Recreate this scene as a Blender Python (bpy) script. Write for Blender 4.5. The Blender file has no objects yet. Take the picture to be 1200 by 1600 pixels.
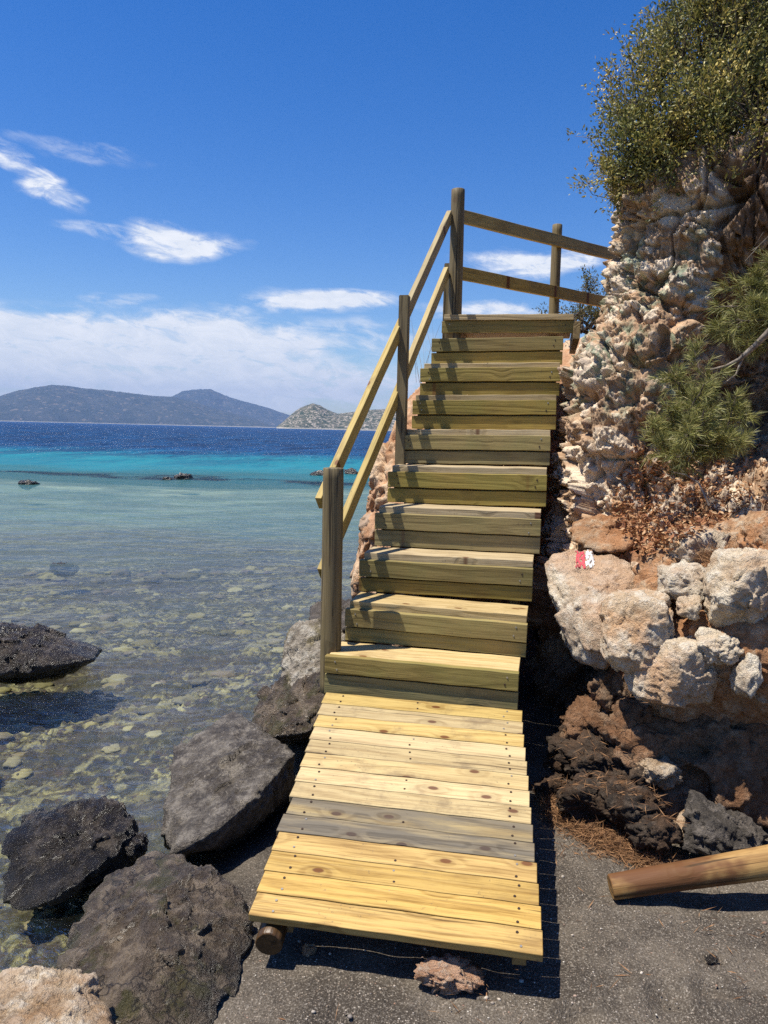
import bpy, bmesh, math, random
import numpy as np
from mathutils import Vector, Matrix
from mathutils.bvhtree import BVHTree

random.seed(7)
RNG = np.random.default_rng(7)
C = bpy.context.scene.collection
R = math.radians
EYE = 1.75                      # camera height above the sand
F = 1200.0
ROLL = math.atan((671 - 657.5) / 560.0)
HY = 657.5 + (671 - 657.5) / 560.0 * 600
PITCH = math.atan((800 - HY) * math.cos(ROLL) / F)


# ------------------------------------------------------------------ survey: sight lines into metres
def ray(x, y):
    x -= 600.0; y -= 800.0
    c, s = math.cos(ROLL), math.sin(ROLL)
    xr = x * c + y * s; yr = -x * s + y * c
    return np.array([xr, F * math.cos(PITCH) - yr * math.sin(PITCH), -(F * math.sin(PITCH) + yr * math.cos(PITCH))])

def at(x, y, Y):
    """point Y metres ahead of the camera on the sight line (world, z up from the sand)"""
    r = ray(x, y); p = r * (Y / r[1]); p[2] += EYE
    return p

def on(x, y, z):
    """point where the sight line meets height z"""
    r = ray(x, y); p = r * ((z - EYE) / r[2]); p[2] = z
    return p

def azel(x, y):
    r = ray(x, y); r = r / np.linalg.norm(r)
    return math.atan2(r[0], r[1]), math.asin(r[2])


# ------------------------------------------------------------------ numpy noise
def _hash(ix, iy, iz, seed):
    h = (ix.astype(np.uint32) * np.uint32(374761393) + iy.astype(np.uint32) * np.uint32(668265263)
         + iz.astype(np.uint32) * np.uint32(2147483647 - 58) + np.uint32(seed * 977 + 13) * np.uint32(1274126177))
    h ^= h >> np.uint32(13); h *= np.uint32(1274126177); h ^= h >> np.uint32(16)
    h *= np.uint32(2246822519); h ^= h >> np.uint32(13)
    return h

def vnoise(p, seed=0):
    i = np.floor(p).astype(np.int64); f = p - i
    u = f * f * f * (f * (f * 6 - 15) + 10)
    r = 0
    for dx in (0, 1):
        for dy in (0, 1):
            for dz in (0, 1):
                h = _hash(i[:, 0] + dx, i[:, 1] + dy, i[:, 2] + dz, seed)
                gx = (h & np.uint32(1023)).astype(float) / 511.5 - 1
                gy = ((h >> np.uint32(10)) & np.uint32(1023)).astype(float) / 511.5 - 1
                gz = ((h >> np.uint32(20)) & np.uint32(1023)).astype(float) / 511.5 - 1
                g = gx * (f[:, 0] - dx) + gy * (f[:, 1] - dy) + gz * (f[:, 2] - dz)
                w = (u[:, 0] if dx else 1 - u[:, 0]) * (u[:, 1] if dy else 1 - u[:, 1]) * (u[:, 2] if dz else 1 - u[:, 2])
                r = r + g * w
    return r

def fbm(p, octaves=4, seed=0, gain=0.5, ridged=False):
    a, s, t = 1.0, 0.0, 0.0
    for o in range(octaves):
        n = vnoise(p * (2.03 ** o) + 17.3 * o, seed + o)
        if ridged: n = 0.5 - np.abs(n) * 1.6
        s = s + a * n; t += a; a *= gain
    return s / t

def worley(p, seed=0):
    """F1, F2, per-cell random"""
    i = np.floor(p).astype(np.int64)
    f1 = np.full(len(p), 9.0); f2 = np.full(len(p), 9.0); cid = np.zeros(len(p))
    for dx in (-1, 0, 1):
        for dy in (-1, 0, 1):
            for dz in (-1, 0, 1):
                c = i + np.array([dx, dy, dz])
                h = _hash(c[:, 0], c[:, 1], c[:, 2], seed)
                q = c + np.stack([(h & np.uint32(1023)) / 1023.0, ((h >> np.uint32(10)) & np.uint32(1023)) / 1023.0, ((h >> np.uint32(20)) & np.uint32(1023)) / 1023.0], 1)
                d = np.sqrt(((p - q) ** 2).sum(1))
                rn = ((h * np.uint32(2654435761)) >> np.uint32(12)).astype(float) / float(2 ** 20)
                m = d < f1
                f2 = np.where(m, f1, np.minimum(f2, d)); cid = np.where(m, rn, cid); f1 = np.where(m, d, f1)
    return f1, f2, cid

def stones(p, seed=0, warp=0.25):
    """0..1 height of rounded stones set in a matrix, and their ids"""
    q = p + warp * np.stack([vnoise(p * 1.7 + 5, seed + 50), vnoise(p * 1.7 + 9, seed + 51), vnoise(p * 1.7 + 13, seed + 52)], 1) * 2
    f1, f2, cid = worley(q, seed)
    rad = 0.38 + 0.42 * cid
    h = np.minimum(np.clip((1 - f1 / rad) * 2.6, 0, 1), np.clip((f2 - f1) * 5.0, 0, 1))
    h = h * (0.72 + 0.28 * np.clip(1 - f1 / rad, 0, 1))
    return h, cid

def sstep(a, b, x):
    t = np.clip((x - a) / (b - a), 0, 1); return t * t * (3 - 2 * t)


# ------------------------------------------------------------------ objects
def tag(o, label=None, cat=None, group=None, kind=None):
    if label: o['label'] = label
    if cat: o['category'] = cat
    if group: o['group'] = group
    if kind: o['kind'] = kind
    return o

def link(name, me, mat=None, parent=None, mw=None):
    o = bpy.data.objects.new(name, me); C.objects.link(o)
    if mat is not None: me.materials.append(mat)
    if mw is not None: o.matrix_world = mw
    if parent is not None:
        pm = parent.matrix_world.copy()
        o.parent = parent
        if mw is not None: o.matrix_basis = pm.inverted() @ mw
        else: o.matrix_basis = pm.inverted()
    return o

def empty(name, loc):
    o = bpy.data.objects.new(name, None); C.objects.link(o)
    o.location = Vector([float(v) for v in loc]); o.empty_display_size = 0.1
    o.matrix_world = Matrix.Translation(o.location)
    return o

def mesh_np(name, verts, faces, smooth=True, attrs=None):
    me = bpy.data.meshes.new(name)
    verts = np.ascontiguousarray(verts, dtype=np.float32); faces = np.ascontiguousarray(faces, dtype=np.int32)
    k = faces.shape[1]
    me.vertices.add(len(verts)); me.vertices.foreach_set('co', verts.ravel())
    me.loops.add(faces.size); me.loops.foreach_set('vertex_index', faces.ravel())
    me.polygons.add(len(faces))
    me.polygons.foreach_set('loop_start', np.arange(0, faces.size, k, dtype=np.int32))
    me.polygons.foreach_set('loop_total', np.full(len(faces), k, dtype=np.int32))
    me.polygons.foreach_set('use_smooth', np.full(len(faces), smooth, dtype=bool))
    me.update(calc_edges=True)
    for n, v in (attrs or {}).items():
        a = me.attributes.new(n, 'FLOAT', 'POINT'); a.data.foreach_set('value', np.ascontiguousarray(v, dtype=np.float32))
    return me

def grid_faces(nu, nv):
    a = np.arange((nu - 1) * nv).reshape(nu - 1, nv)[:, :-1].ravel()
    return np.stack([a, a + 1, a + nv + 1, a + nv], 1)

def from_bm(name, bm, smooth=False):
    me = bpy.data.meshes.new(name); bm.normal_update(); bm.to_mesh(me); bm.free()
    if smooth:
        me.polygons.foreach_set('use_smooth', np.ones(len(me.polygons), dtype=bool))
    return me

_ico = {}
def ico(n):
    if n not in _ico:
        bm = bmesh.new(); bmesh.ops.create_icosphere(bm, subdivisions=n, radius=1.0)
        v = np.array([w.co[:] for w in bm.verts]); f = np.array([[w.index for w in q.verts] for q in bm.faces]); bm.free()
        _ico[n] = (v / np.linalg.norm(v, axis=1)[:, None], f)
    return _ico[n]


# ------------------------------------------------------------------ node helpers
class NT:
    def __init__(s, tree): s.t = tree; s.n = tree.nodes; s.l = tree.links
    def new(s, typ, **kw):
        n = s.n.new(typ)
        for k, v in kw.items(): setattr(n, k, v)
        return n
    def put(s, node, key, val):
        i = node.inputs[key]
        if hasattr(val, 'is_output'): s.l.new(val, i)
        elif val is not None:
            if i.type == 'RGBA' and len(val) == 3: val = (*val, 1)
            i.default_value = val
    def math(s, op, a, b=None, c=None, clamp=False):
        n = s.new('ShaderNodeMath', operation=op, use_clamp=clamp)
        s.put(n, 0, a)
        if b is not None: s.put(n, 1, b)
        if c is not None: s.put(n, 2, c)
        return n.outputs[0]
    def vmath(s, op, a, b=None):
        n = s.new('ShaderNodeVectorMath', operation=op); s.put(n, 0, a)
        if b is not None: s.put(n, 1, b)
        return n.outputs[0]
    def mix(s, f, a, b, blend='MIX'):
        n = s.new('ShaderNodeMix', data_type='RGBA', blend_type=blend)
        for i in n.inputs:
            if i.identifier == 'Factor_Float': s.l.new(f, i) if hasattr(f, 'is_output') else setattr(i, 'default_value', f)
            if i.identifier == 'A_Color': s.l.new(a, i) if hasattr(a, 'is_output') else setattr(i, 'default_value', (*a, 1))
            if i.identifier == 'B_Color': s.l.new(b, i) if hasattr(b, 'is_output') else setattr(i, 'default_value', (*b, 1))
        return [o for o in n.outputs if o.identifier == 'Result_Color'][0]
    def noise(s, vec, scale, detail=4, rough=0.55, dist=0.0, out=0):
        n = s.new('ShaderNodeTexNoise'); s.put(n, 'Vector', vec); s.put(n, 'Scale', scale); s.put(n, 'Detail', detail); s.put(n, 'Roughness', rough); s.put(n, 'Distortion', dist)
        return n.outputs[out]
    def voro(s, vec, scale, feature='F1', out='Distance', dims='3D'):
        n = s.new('ShaderNodeTexVoronoi', feature=feature, voronoi_dimensions=dims); s.put(n, 'Vector', vec); s.put(n, 'Scale', scale)
        return n.outputs[out]
    def ramp(s, f, a, b, lo=0.0, hi=1.0, smooth=True):
        n = s.new('ShaderNodeMapRange', interpolation_type='SMOOTHSTEP' if smooth else 'LINEAR')
        s.put(n, 0, f); s.put(n, 1, a); s.put(n, 2, b); s.put(n, 3, lo); s.put(n, 4, hi)
        return n.outputs[0]
    def scale(s, vec, xyz, loc=(0, 0, 0)):
        n = s.new('ShaderNodeMapping'); s.put(n, 'Vector', vec); s.put(n, 'Scale', xyz); s.put(n, 'Location', loc)
        return n.outputs[0]
    def attr(s, name): return s.new('ShaderNodeAttribute', attribute_name=name).outputs['Fac']
    def bump(s, h, strength, dist, normal=None):
        n = s.new('ShaderNodeBump'); s.put(n, 'Height', h); s.put(n, 'Strength', strength); s.put(n, 'Distance', dist)
        if normal is not None: s.put(n, 'Normal', normal)
        return n.outputs[0]

def material(name):
    m = bpy.data.materials.new(name); m.use_nodes = True
    t = NT(m.node_tree); b = m.node_tree.nodes['Principled BSDF']
    return m, t, b


# ------------------------------------------------------------------ materials
def wood(name, light, dark, knot=(0.13, 0.055, 0.02), grey=0.0, weather=0.0, ends=0.0, rough=0.62, axis='X', green=0.0, knots=1.0, stain=None, split=0.0):
    m, t, b = material(name)
    oi = t.new('ShaderNodeObjectInfo').outputs['Random']
    tc = t.new('ShaderNodeTexCoord').outputs['Object']
    if axis == 'Z':
        r = t.new('ShaderNodeVectorRotate', rotation_type='Y_AXIS'); t.put(r, 'Vector', tc); r.inputs['Angle'].default_value = R(90); tc0 = r.outputs[0]
    else: tc0 = tc
    off = t.new('ShaderNodeCombineXYZ')
    t.put(off, 0, t.math('MULTIPLY', oi, 37.0)); t.put(off, 1, t.math('MULTIPLY', oi, 91.7)); t.put(off, 2, t.math('MULTIPLY', oi, 53.1))
    p = t.vmath('ADD', tc0, off.outputs[0])
    # knots
    pk = t.scale(p, (3.3, 6.4, 4.2)) if axis == 'X' else t.scale(p, (3.0, 4.0, 4.0))
    kd = t.voro(pk, 1.0, dims='2D')
    kr = t.voro(pk, 1.0, out='Color', dims='2D')
    sx = t.new('ShaderNodeSeparateColor'); t.put(sx, 0, kr)
    has = t.math('GREATER_THAN', sx.outputs[0], 0.42)
    kcore = t.math('MULTIPLY', t.math('MULTIPLY', t.ramp(kd, 0.085, 0.05), has), knots)
    khalo = t.math('MULTIPLY', t.math('MULTIPLY', t.ramp(kd, 0.30, 0.03), has), knots)
    # growth ring contours
    n1 = t.noise(t.scale(p, (0.55, 7.0, 7.0)), 1.0, 2, 0.45)
    fld = t.math('ADD', t.math('MULTIPLY', n1, 52.0), t.math('MULTIPLY', khalo, 7.0))
    ring = t.ramp(t.math('SINE', fld), -0.4, 1.0)
    fib = t.noise(t.scale(p, (4, 130, 130)), 1.0, 4, 0.7)
    ring = t.math('MULTIPLY', ring, t.ramp(fib, 0.3, 0.62, 0.25, 1.0))
    blot = t.noise(t.scale(p, (1.6, 9, 9)), 1.0, 3, 0.6)
    col = t.mix(t.math('MULTIPLY', ring, 0.6), light, dark)
    col = t.mix(t.ramp(fib, 0.46, 0.70, 0, 0.6), col, tuple(0.62 * c for c in dark))
    col = t.mix(t.ramp(blot, 0.5, 0.8, 0, 0.5), col, tuple(0.72 * a for a in dark))
    if green: col = t.mix(t.ramp(t.noise(p, 4.0, 3), 0.35, 0.7, 0.1, green), col, (0.16, 0.17, 0.05))
    if grey:
        gm = t.ramp(t.noise(t.scale(p, (2.2, 16, 16)), 1.0, 5, 0.65), 0.34, 0.60, 0.10, grey)
        col = t.mix(gm, col, t.mix(ring, (0.135, 0.115, 0.085), (0.075, 0.064, 0.048)))
    if weather:
        wm = t.math('MULTIPLY', t.ramp(t.noise(p, 5.0, 5, 0.7), 0.5, 0.72), weather)
        col = t.mix(wm, col, (0.17, 0.11, 0.055))
    if stain:
        sm = t.ramp(t.noise(t.scale(p, (2.5, 4, 4)), 1.0, 4, 0.65), 0.42, 0.6, 0, 0.9)
        col = t.mix(sm, col, stain)
    col = t.mix(t.math('MULTIPLY', khalo, 0.35), col, tuple(0.6 * c for c in dark))
    col = t.mix(kcore, col, knot)
    spk = t.ramp(t.noise(t.scale(p, (0.9, 60, 60), (5, 2, 9)), 1.0, 3, 0.6, 0.2), 0.655, 0.70, 0, 0.75)
    col = t.mix(spk, col, tuple(0.3 * c for c in dark))
    if split:
        ck = t.ramp(t.noise(t.scale(p, (1.3, 42, 42)), 1.0, 3, 0.6, 0.3), 0.58, 0.64, 0, split)
        col = t.mix(ck, col, tuple(0.22 * c for c in dark))
    sc_ = t.math('MULTIPLY', t.ramp(t.noise(tc, 70.0, 3, 0.7), 0.60, 0.68), t.ramp(t.noise(p, 6.0, 3, 0.6), 0.5, 0.62))
    col = t.mix(t.math('MULTIPLY', sc_, 0.6), col, (0.10, 0.075, 0.05))
    hsv = t.new('ShaderNodeHueSaturation'); t.put(hsv, 'Color', col)
    t.put(hsv, 'Value', t.ramp(t.math('FRACT', t.math('MULTIPLY', oi, 7.31)), 0, 1, 0.80, 1.16, False))
    t.put(hsv, 'Saturation', t.ramp(t.math('FRACT', t.math('MULTIPLY', oi, 13.7)), 0, 1, 0.85, 1.12, False))
    t.put(b, 'Base Color', hsv.outputs[0])
    t.put(b, 'Roughness', rough); b.inputs['Specular IOR Level'].default_value = 0.3
    h = t.math('ADD', t.math('MULTIPLY', fib, 0.7), t.math('MULTIPLY', ring, -0.5))
    t.put(b, 'Normal', t.bump(h, 0.7, 0.0035))
    return m

def rock(name, cols, stain=None, stain_amt=0.5, wet=None, moss=None, scale=1.0, bump=0.7, rough=0.85, speck=0.25, spec=0.25, cracks=0.5, dark=0.75):
    """cols: three tones; wet=(z0,z1): darker below the tide line; uses vertex attribute 'cav' for dirt in crevices"""
    m, t, b = material(name)
    geo = t.new('ShaderNodeNewGeometry'); P = geo.outputs['Position']
    tc = P
    a = t.noise(tc, 3.1 * scale, 6, 0.62, 0.4)
    c = t.noise(tc, 11.0 * scale, 6, 0.7)
    d = t.noise(tc, 55.0 * scale, 5, 0.75)
    col = t.mix(t.ramp(a, 0.38, 0.60), cols[0], cols[1])
    col = t.mix(t.ramp(c, 0.46, 0.62, 0, 0.9), col, cols[2])
    col = t.mix(t.ramp(c, 0.44, 0.30, 0, dark), col, tuple(0.45 * q for q in cols[0]))
    col = t.mix(t.ramp(d, 0.54, 0.75, 0, speck * 1.6), col, tuple(min(0.8, 1.9 * q + 0.03) for q in cols[1]))
    col = t.mix(t.ramp(d, 0.46, 0.28, 0, dark * 0.9), col, tuple(0.35 * q for q in cols[0]))
    if stain:
        s = t.ramp(t.noise(tc, 2.3 * scale, 5, 0.65, 0.6), 0.44, 0.6, 0, stain_amt)
        col = t.mix(s, col, stain)
    if moss:
        up = t.new('ShaderNodeSeparateXYZ'); t.put(up, 0, geo.outputs['Normal'])
        s = t.ramp(t.noise(tc, 6.0 * scale, 5, 0.7), 0.5, 0.62, 0, 0.8)
        col = t.mix(s, col, moss)
    if cracks:
        w = t.vmath('ADD', t.scale(tc, (1, 1, 1.6)), t.noise(tc, 3.0, 4, 0.6, 0, 1))
        e = t.voro(w, 3.3 * scale, 'DISTANCE_TO_EDGE')
        col = t.mix(t.ramp(e, 0.035, 0.0, 0, cracks), col, tuple(0.3 * q for q in cols[0]))
    rg = rough
    if wet:
        sz = t.new('ShaderNodeSeparateXYZ'); t.put(sz, 0, P)
        zz = t.math('ADD', sz.outputs[2], t.math('MULTIPLY', t.math('SUBTRACT', t.noise(tc, 5, 3), 0.5), 0.085))
        wf = t.ramp(zz, wet[0], wet[1], 1, 0)
        col = t.mix(t.math('MULTIPLY', wf, 0.85), col, t.mix(0.86, col, (0.012, 0.011, 0.008)))
        rg = t.ramp(wf, 0, 1, rough, 0.32)
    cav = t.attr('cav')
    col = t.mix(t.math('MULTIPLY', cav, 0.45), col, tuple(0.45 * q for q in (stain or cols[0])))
    t.put(b, 'Base Color', col); t.put(b, 'Roughness', rg); b.inputs['Specular IOR Level'].default_value = spec
    h = t.math('ADD', t.math('MULTIPLY', c, 1.0), t.math('MULTIPLY', d, 0.55))
    h = t.math('ADD', h, t.math('MULTIPLY', t.noise(tc, 170 * scale, 3, 0.7), 0.22))
    t.put(b, 'Normal', t.bump(h, min(1.0, bump * 1.3), 0.05))
    return m

M = {}
M['deck'] = wood('pine_deck', (0.50, 0.37, 0.155), (0.32, 0.20, 0.068), weather=0.6)
M['deckfront'] = wood('pine_deck_front', (0.46, 0.315, 0.12), (0.22, 0.12, 0.036), knots=1.0, weather=0.3)
M['deckgrey'] = wood('pine_weathered', (0.36, 0.27, 0.12), (0.22, 0.15, 0.07), knot=(0.075, 0.045, 0.028), grey=0.86)
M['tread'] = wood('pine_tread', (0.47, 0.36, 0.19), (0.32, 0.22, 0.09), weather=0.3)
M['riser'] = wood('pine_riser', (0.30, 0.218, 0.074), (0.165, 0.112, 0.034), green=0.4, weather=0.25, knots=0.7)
M['rail'] = wood('pine_rail', (0.45, 0.335, 0.13), (0.31, 0.205, 0.068), green=0.2, weather=0.3)
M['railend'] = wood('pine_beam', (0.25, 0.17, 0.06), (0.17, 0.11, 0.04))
M['post'] = wood('pine_post', (0.22, 0.16, 0.08), (0.125, 0.085, 0.04), axis='Z', green=0.15, knots=0.35, weather=0.5, split=0.9)
M['log'] = wood('log_wood', (0.42, 0.26, 0.10), (0.26, 0.135, 0.045), axis='X', stain=(0.11, 0.042, 0.017), rough=0.7, knots=0.8, split=0.9, weather=0.5)
M['wetlog'] = wood('wet_log', (0.085, 0.045, 0.017), (0.03, 0.018, 0.010), rough=0.35, knots=0, split=0.8)
mm, t_, b_ = material('dark_screw'); t_.put(b_, 'Base Color', (0.05, 0.03, 0.02)); b_.inputs['Metallic'].default_value = 0.4; b_.inputs['Roughness'].default_value = 0.5; M['screw'] = mm
mm, t_, b_ = material('bright_screw'); t_.put(b_, 'Base Color', (0.45, 0.42, 0.36)); b_.inputs['Metallic'].default_value = 0.8; b_.inputs['Roughness'].default_value = 0.4; M['screw2'] = mm

M['darkrock'] = rock('dark_basalt', [(0.045, 0.035, 0.027), (0.09, 0.075, 0.06), (0.16, 0.135, 0.11)], wet=(-0.10, 0.06), speck=0.35, spec=0.4, rough=0.6)
M['blackrock'] = rock('black_rock', [(0.018, 0.013, 0.010), (0.045, 0.034, 0.025), (0.12, 0.095, 0.07)], wet=(-0.12, 0.1), rough=0.30, spec=0.65, bump=1.0)
M['brownrock'] = rock('brown_rock', [(0.045, 0.031, 0.019), (0.098, 0.071, 0.045), (0.21, 0.16, 0.108)], cracks=0.85, speck=0.6, moss=(0.055, 0.05, 0.012), wet=(-0.08, 0.06), rough=0.36, spec=0.6)
M['slab'] = rock('grey_slab', [(0.075, 0.060, 0.045), (0.155, 0.13, 0.10), (0.30, 0.26, 0.205)], wet=(-0.10, 0.06), speck=0.95, cracks=0.4, bump=1.0, rough=0.5, spec=0.4)
M['tanrock'] = rock('tan_limestone', [(0.50, 0.36, 0.22), (0.64, 0.52, 0.37), (0.74, 0.66, 0.53)], stain=(0.36, 0.19, 0.08), stain_amt=0.6)
M['palerock'] = rock('pale_rock', [(0.24, 0.20, 0.15), (0.40, 0.35, 0.28), (0.50, 0.46, 0.38)], wet=(-0.02, 0.14), moss=(0.16, 0.13, 0.06))
M['limestone'] = rock('limestone', [(0.55, 0.43, 0.30), (0.66, 0.56, 0.41), (0.76, 0.68, 0.54)], stain=(0.54, 0.29, 0.14), stain_amt=0.55, cracks=0.25, dark=0.35)
M['whitestone'] = rock('white_limestone', [(0.60, 0.45, 0.29), (0.72, 0.60, 0.43), (0.80, 0.71, 0.56)], stain=(0.58, 0.32, 0.15), stain_amt=0.7, cracks=0.2, dark=0.3)
M['orangerock'] = rock('orange_conglomerate', [(0.50, 0.25, 0.115), (0.60, 0.38, 0.21), (0.68, 0.53, 0.36)], stain=(0.55, 0.24, 0.095), stain_amt=0.6, scale=1.4)
M['rubble'] = rock('brown_rubble', [(0.035, 0.027, 0.020), (0.075, 0.057, 0.042), (0.135, 0.10, 0.07)], stain=(0.18, 0.085, 0.035), stain_amt=0.3, scale=1.5)
M['rubblewarm'] = rock('warm_rubble', [(0.16, 0.095, 0.055), (0.27, 0.17, 0.10), (0.38, 0.27, 0.175)], stain=(0.34, 0.15, 0.06), stain_amt=0.5, scale=1.5, dark=0.5)
M['greyrock'] = rock('grey_ridged_rock', [(0.085, 0.072, 0.058), (0.15, 0.125, 0.10), (0.21, 0.18, 0.15)], scale=1.3)
M['pinkstone'] = rock('pink_stone', [(0.64, 0.33, 0.18), (0.72, 0.46, 0.30), (0.76, 0.60, 0.45)], stain=(0.60, 0.24, 0.09), stain_amt=0.4, scale=3, dark=0.3)


# ------------------------------------------------------------------ camera, sun, sky
cam = bpy.data.cameras.new('camera'); co = bpy.data.objects.new('camera', cam); C.objects.link(co)
cam.sensor_fit = 'HORIZONTAL'; cam.sensor_width = 36.0; cam.lens = 36.0
cam.clip_start = 0.05; cam.clip_end = 40000
c_, s_ = math.cos(ROLL), math.sin(ROLL); cp, sp = math.cos(PITCH), math.sin(PITCH)
right = Vector((c_, s_ * sp, s_ * cp)); up = Vector((-s_, c_ * sp, c_ * cp)); fw = Vector((0, cp, -sp))
mw = Matrix((right, up, -fw)).transposed().to_4x4(); mw.translation = Vector((0, 0, EYE))
co.matrix_world = mw
sc = bpy.context.scene; sc.camera = co

SUN = Vector((0.37, 0.100, -0.92)).normalized()           # direction the light travels
sd = bpy.data.lights.new('sun', 'SUN'); sd.energy = 4.7; sd.angle = R(0.53); sd.color = (1.0, 0.945, 0.85)
so = bpy.data.objects.new('sun', sd); C.objects.link(so)
so.rotation_euler = SUN.to_track_quat('-Z', 'Y').to_euler()
so.location = (-3, 0, 8)

w = bpy.data.worlds.new('World'); sc.world = w; w.use_nodes = True
t = NT(w.node_tree); bg = w.node_tree.nodes['Background']
sky = t.new('ShaderNodeTexSky', sky_type='NISHITA'); sky.sun_disc = False
sky.sun_elevation = math.asin(-SUN.z); sky.sun_rotation = math.atan2(-SUN.x, -SUN.y)
sky.altitude = 0; sky.air_density = 1.0; sky.dust_density = 0.35; sky.ozone_density = 2.6
hs = t.new('ShaderNodeHueSaturation'); t.put(hs, 'Color', sky.outputs[0]); t.put(hs, 'Saturation', 1.44); t.put(hs, 'Value', 1.58); t.put(hs, 'Hue', 0.514)
g = t.new('ShaderNodeTexCoord').outputs['Generated']
sx = t.new('ShaderNodeSeparateXYZ'); t.put(sx, 0, g)
az = t.math('ARCTAN2', sx.outputs[0], sx.outputs[1]); el = t.math('ARCSINE', sx.outputs[2])
cv = t.new('ShaderNodeCombineXYZ'); t.put(cv, 0, az); t.put(cv, 1, el)
wn = t.noise(t.scale(cv.outputs[0], (7, 16, 1)), 1.0, 3, 0.55, 0, 1)
wsep = t.new('ShaderNodeSeparateColor'); t.put(wsep, 0, wn)
azw = t.math('ADD', az, t.math('MULTIPLY', t.math('SUBTRACT', wsep.outputs[0], 0.5), 0.16))
elw = t.math('ADD', el, t.math('MULTIPLY', t.math('SUBTRACT', wsep.outputs[1], 0.5), 0.045))
cr = t.new('ShaderNodeVectorRotate', rotation_type='Z_AXIS'); t.put(cr, 'Vector', cv.outputs[0]); cr.inputs['Angle'].default_value = 0.13
nz = t.noise(t.scale(cr.outputs[0], (9, 40, 1)), 1.0, 9, 0.66, 0.9)
nz2 = t.noise(t.scale(cr.outputs[0], (24, 60, 1), (3, 1, 0)), 1.0, 8, 0.68, 0.6)
dens = None
def cloud(x, y, wx, wy, gain, rot=0.0, streak=1.0):
    global dens
    a0, e0 = azel(x, y)
    da = t.math('SUBTRACT', azw, a0); de = t.math('SUBTRACT', elw, e0)
    cr_, sr_ = math.cos(rot), math.sin(rot)
    ua = t.math('ADD', t.math('MULTIPLY', da, cr_ / (wx / F)), t.math('MULTIPLY', de, sr_ / (wx / F)))
    ub = t.math('ADD', t.math('MULTIPLY', da, -sr_ / (wy / F)), t.math('MULTIPLY', de, cr_ / (wy / F)))
    d2 = t.math('ADD', t.math('MULTIPLY', ua, ua), t.math('MULTIPLY', ub, ub))
    mk = t.ramp(d2, 1.5, 0.0, 0, gain)
    dens = mk if dens is None else t.math('MAXIMUM', dens, mk)
cloud(60, 282, 66, 19, 0.95, -0.5)
cloud(10, 252, 50, 12, 0.8, -0.3)
cloud(285, 374, 95, 22, 1.25)
cloud(180, 362, 90, 8, 0.55)
cloud(525, 470, 105, 22, 1.2)
cloud(845, 408, 130, 18, 1.05)
cloud(770, 482, 110, 14, 0.95)
cloud(180, 462, 50, 10, 0.5)
cloud(130, 240, 90, 10, 0.3)
cloud(540, 530, 130, 26, 0.6)
cloud(380, 485, 60, 12, 0.5)
cloud(120, 528, 240, 48, 1.25)
cloud(320, 535, 190, 48, 1.5)
cloud(60, 560, 300, 62, 1.4)
cloud(200, 590, 460, 60, 1.4)
cloud(480, 600, 300, 40, 0.9)
cloud(-300, 560, 420, 70, 1.1)
nn = t.math('ADD', t.math('MULTIPLY', nz, 0.62), t.math('MULTIPLY', nz2, 0.5))
cd = t.math('MULTIPLY', dens, t.ramp(nn, 0.44, 0.68))
cd = t.math('ADD', cd, t.math('MULTIPLY', t.ramp(dens, 0.55, 1.25), 0.60))
cd = t.math('MINIMUM', cd, 0.93)
ccol = t.mix(t.ramp(nz2, 0.35, 0.7), (9.8, 10.2, 10.7), (11.8, 11.8, 11.8))
mx = t.mix(cd, hs.outputs[0], ccol)
t.l.new(mx, bg.inputs['Color']); bg.inputs['Strength'].default_value = 0.055

vs = sc.view_settings; vs.view_transform = 'Standard'; vs.look = 'None'; vs.exposure = 0.78; vs.gamma = 1.0
sc.cycles.max_bounces = 8; sc.cycles.transparent_max_bounces = 12; sc.cycles.volume_bounces = 0
sc.cycles.use_denoising = False; sc.cycles.use_adaptive_sampling = False; sc.cycles.sample_clamp_direct = 2.4
sc.cycles.caustics_reflective = False; sc.cycles.caustics_refractive = False
sc.cycles.sample_clamp_indirect = 3.0


# ------------------------------------------------------------------ ground: beach running down into the sea bed
WATER = -0.17
def axis_pts(lo, a, b, hi, step, n):
    k = np.arange(n) / (n - 1)
    left = a - (a - lo) * k[1:] ** 3.2; rightp = b + (hi - b) * k[1:] ** 3.2
    return np.concatenate([left[::-1], np.arange(a, b + 1e-6, step), rightp])

def shore_x(y): return -0.93 + 0.115 * (y - 2) + 0.10 * np.sin(y * 2.1) + np.clip(y - 5, 0, 60) * 0.02
def ground_h(x, y):
    d = x - shore_x(y)
    up = 0.17 * (1 - np.exp(-np.clip(d, 0, 50) / 0.30)) + np.clip(d - 2.2, 0, 30) * 0.03
    dn = np.clip(-d, 0, 1e5)
    dep = 0.20 * (1 - np.exp(-dn / 0.7)) + np.minimum(dn * 0.05, 0.42)
    off = sstep(31, 70, y + np.clip(-x - 10, 0, 200) * 0.3) * 6.0
    reef = np.exp(-((y + 0.13 * x - 27.2) / 1.6) ** 2) * 0.50
    z = WATER + np.where(d > 0, up, -dep) - np.where(d < 0, off, off)
    return z + np.where(d < -1, reef, 0)

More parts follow.
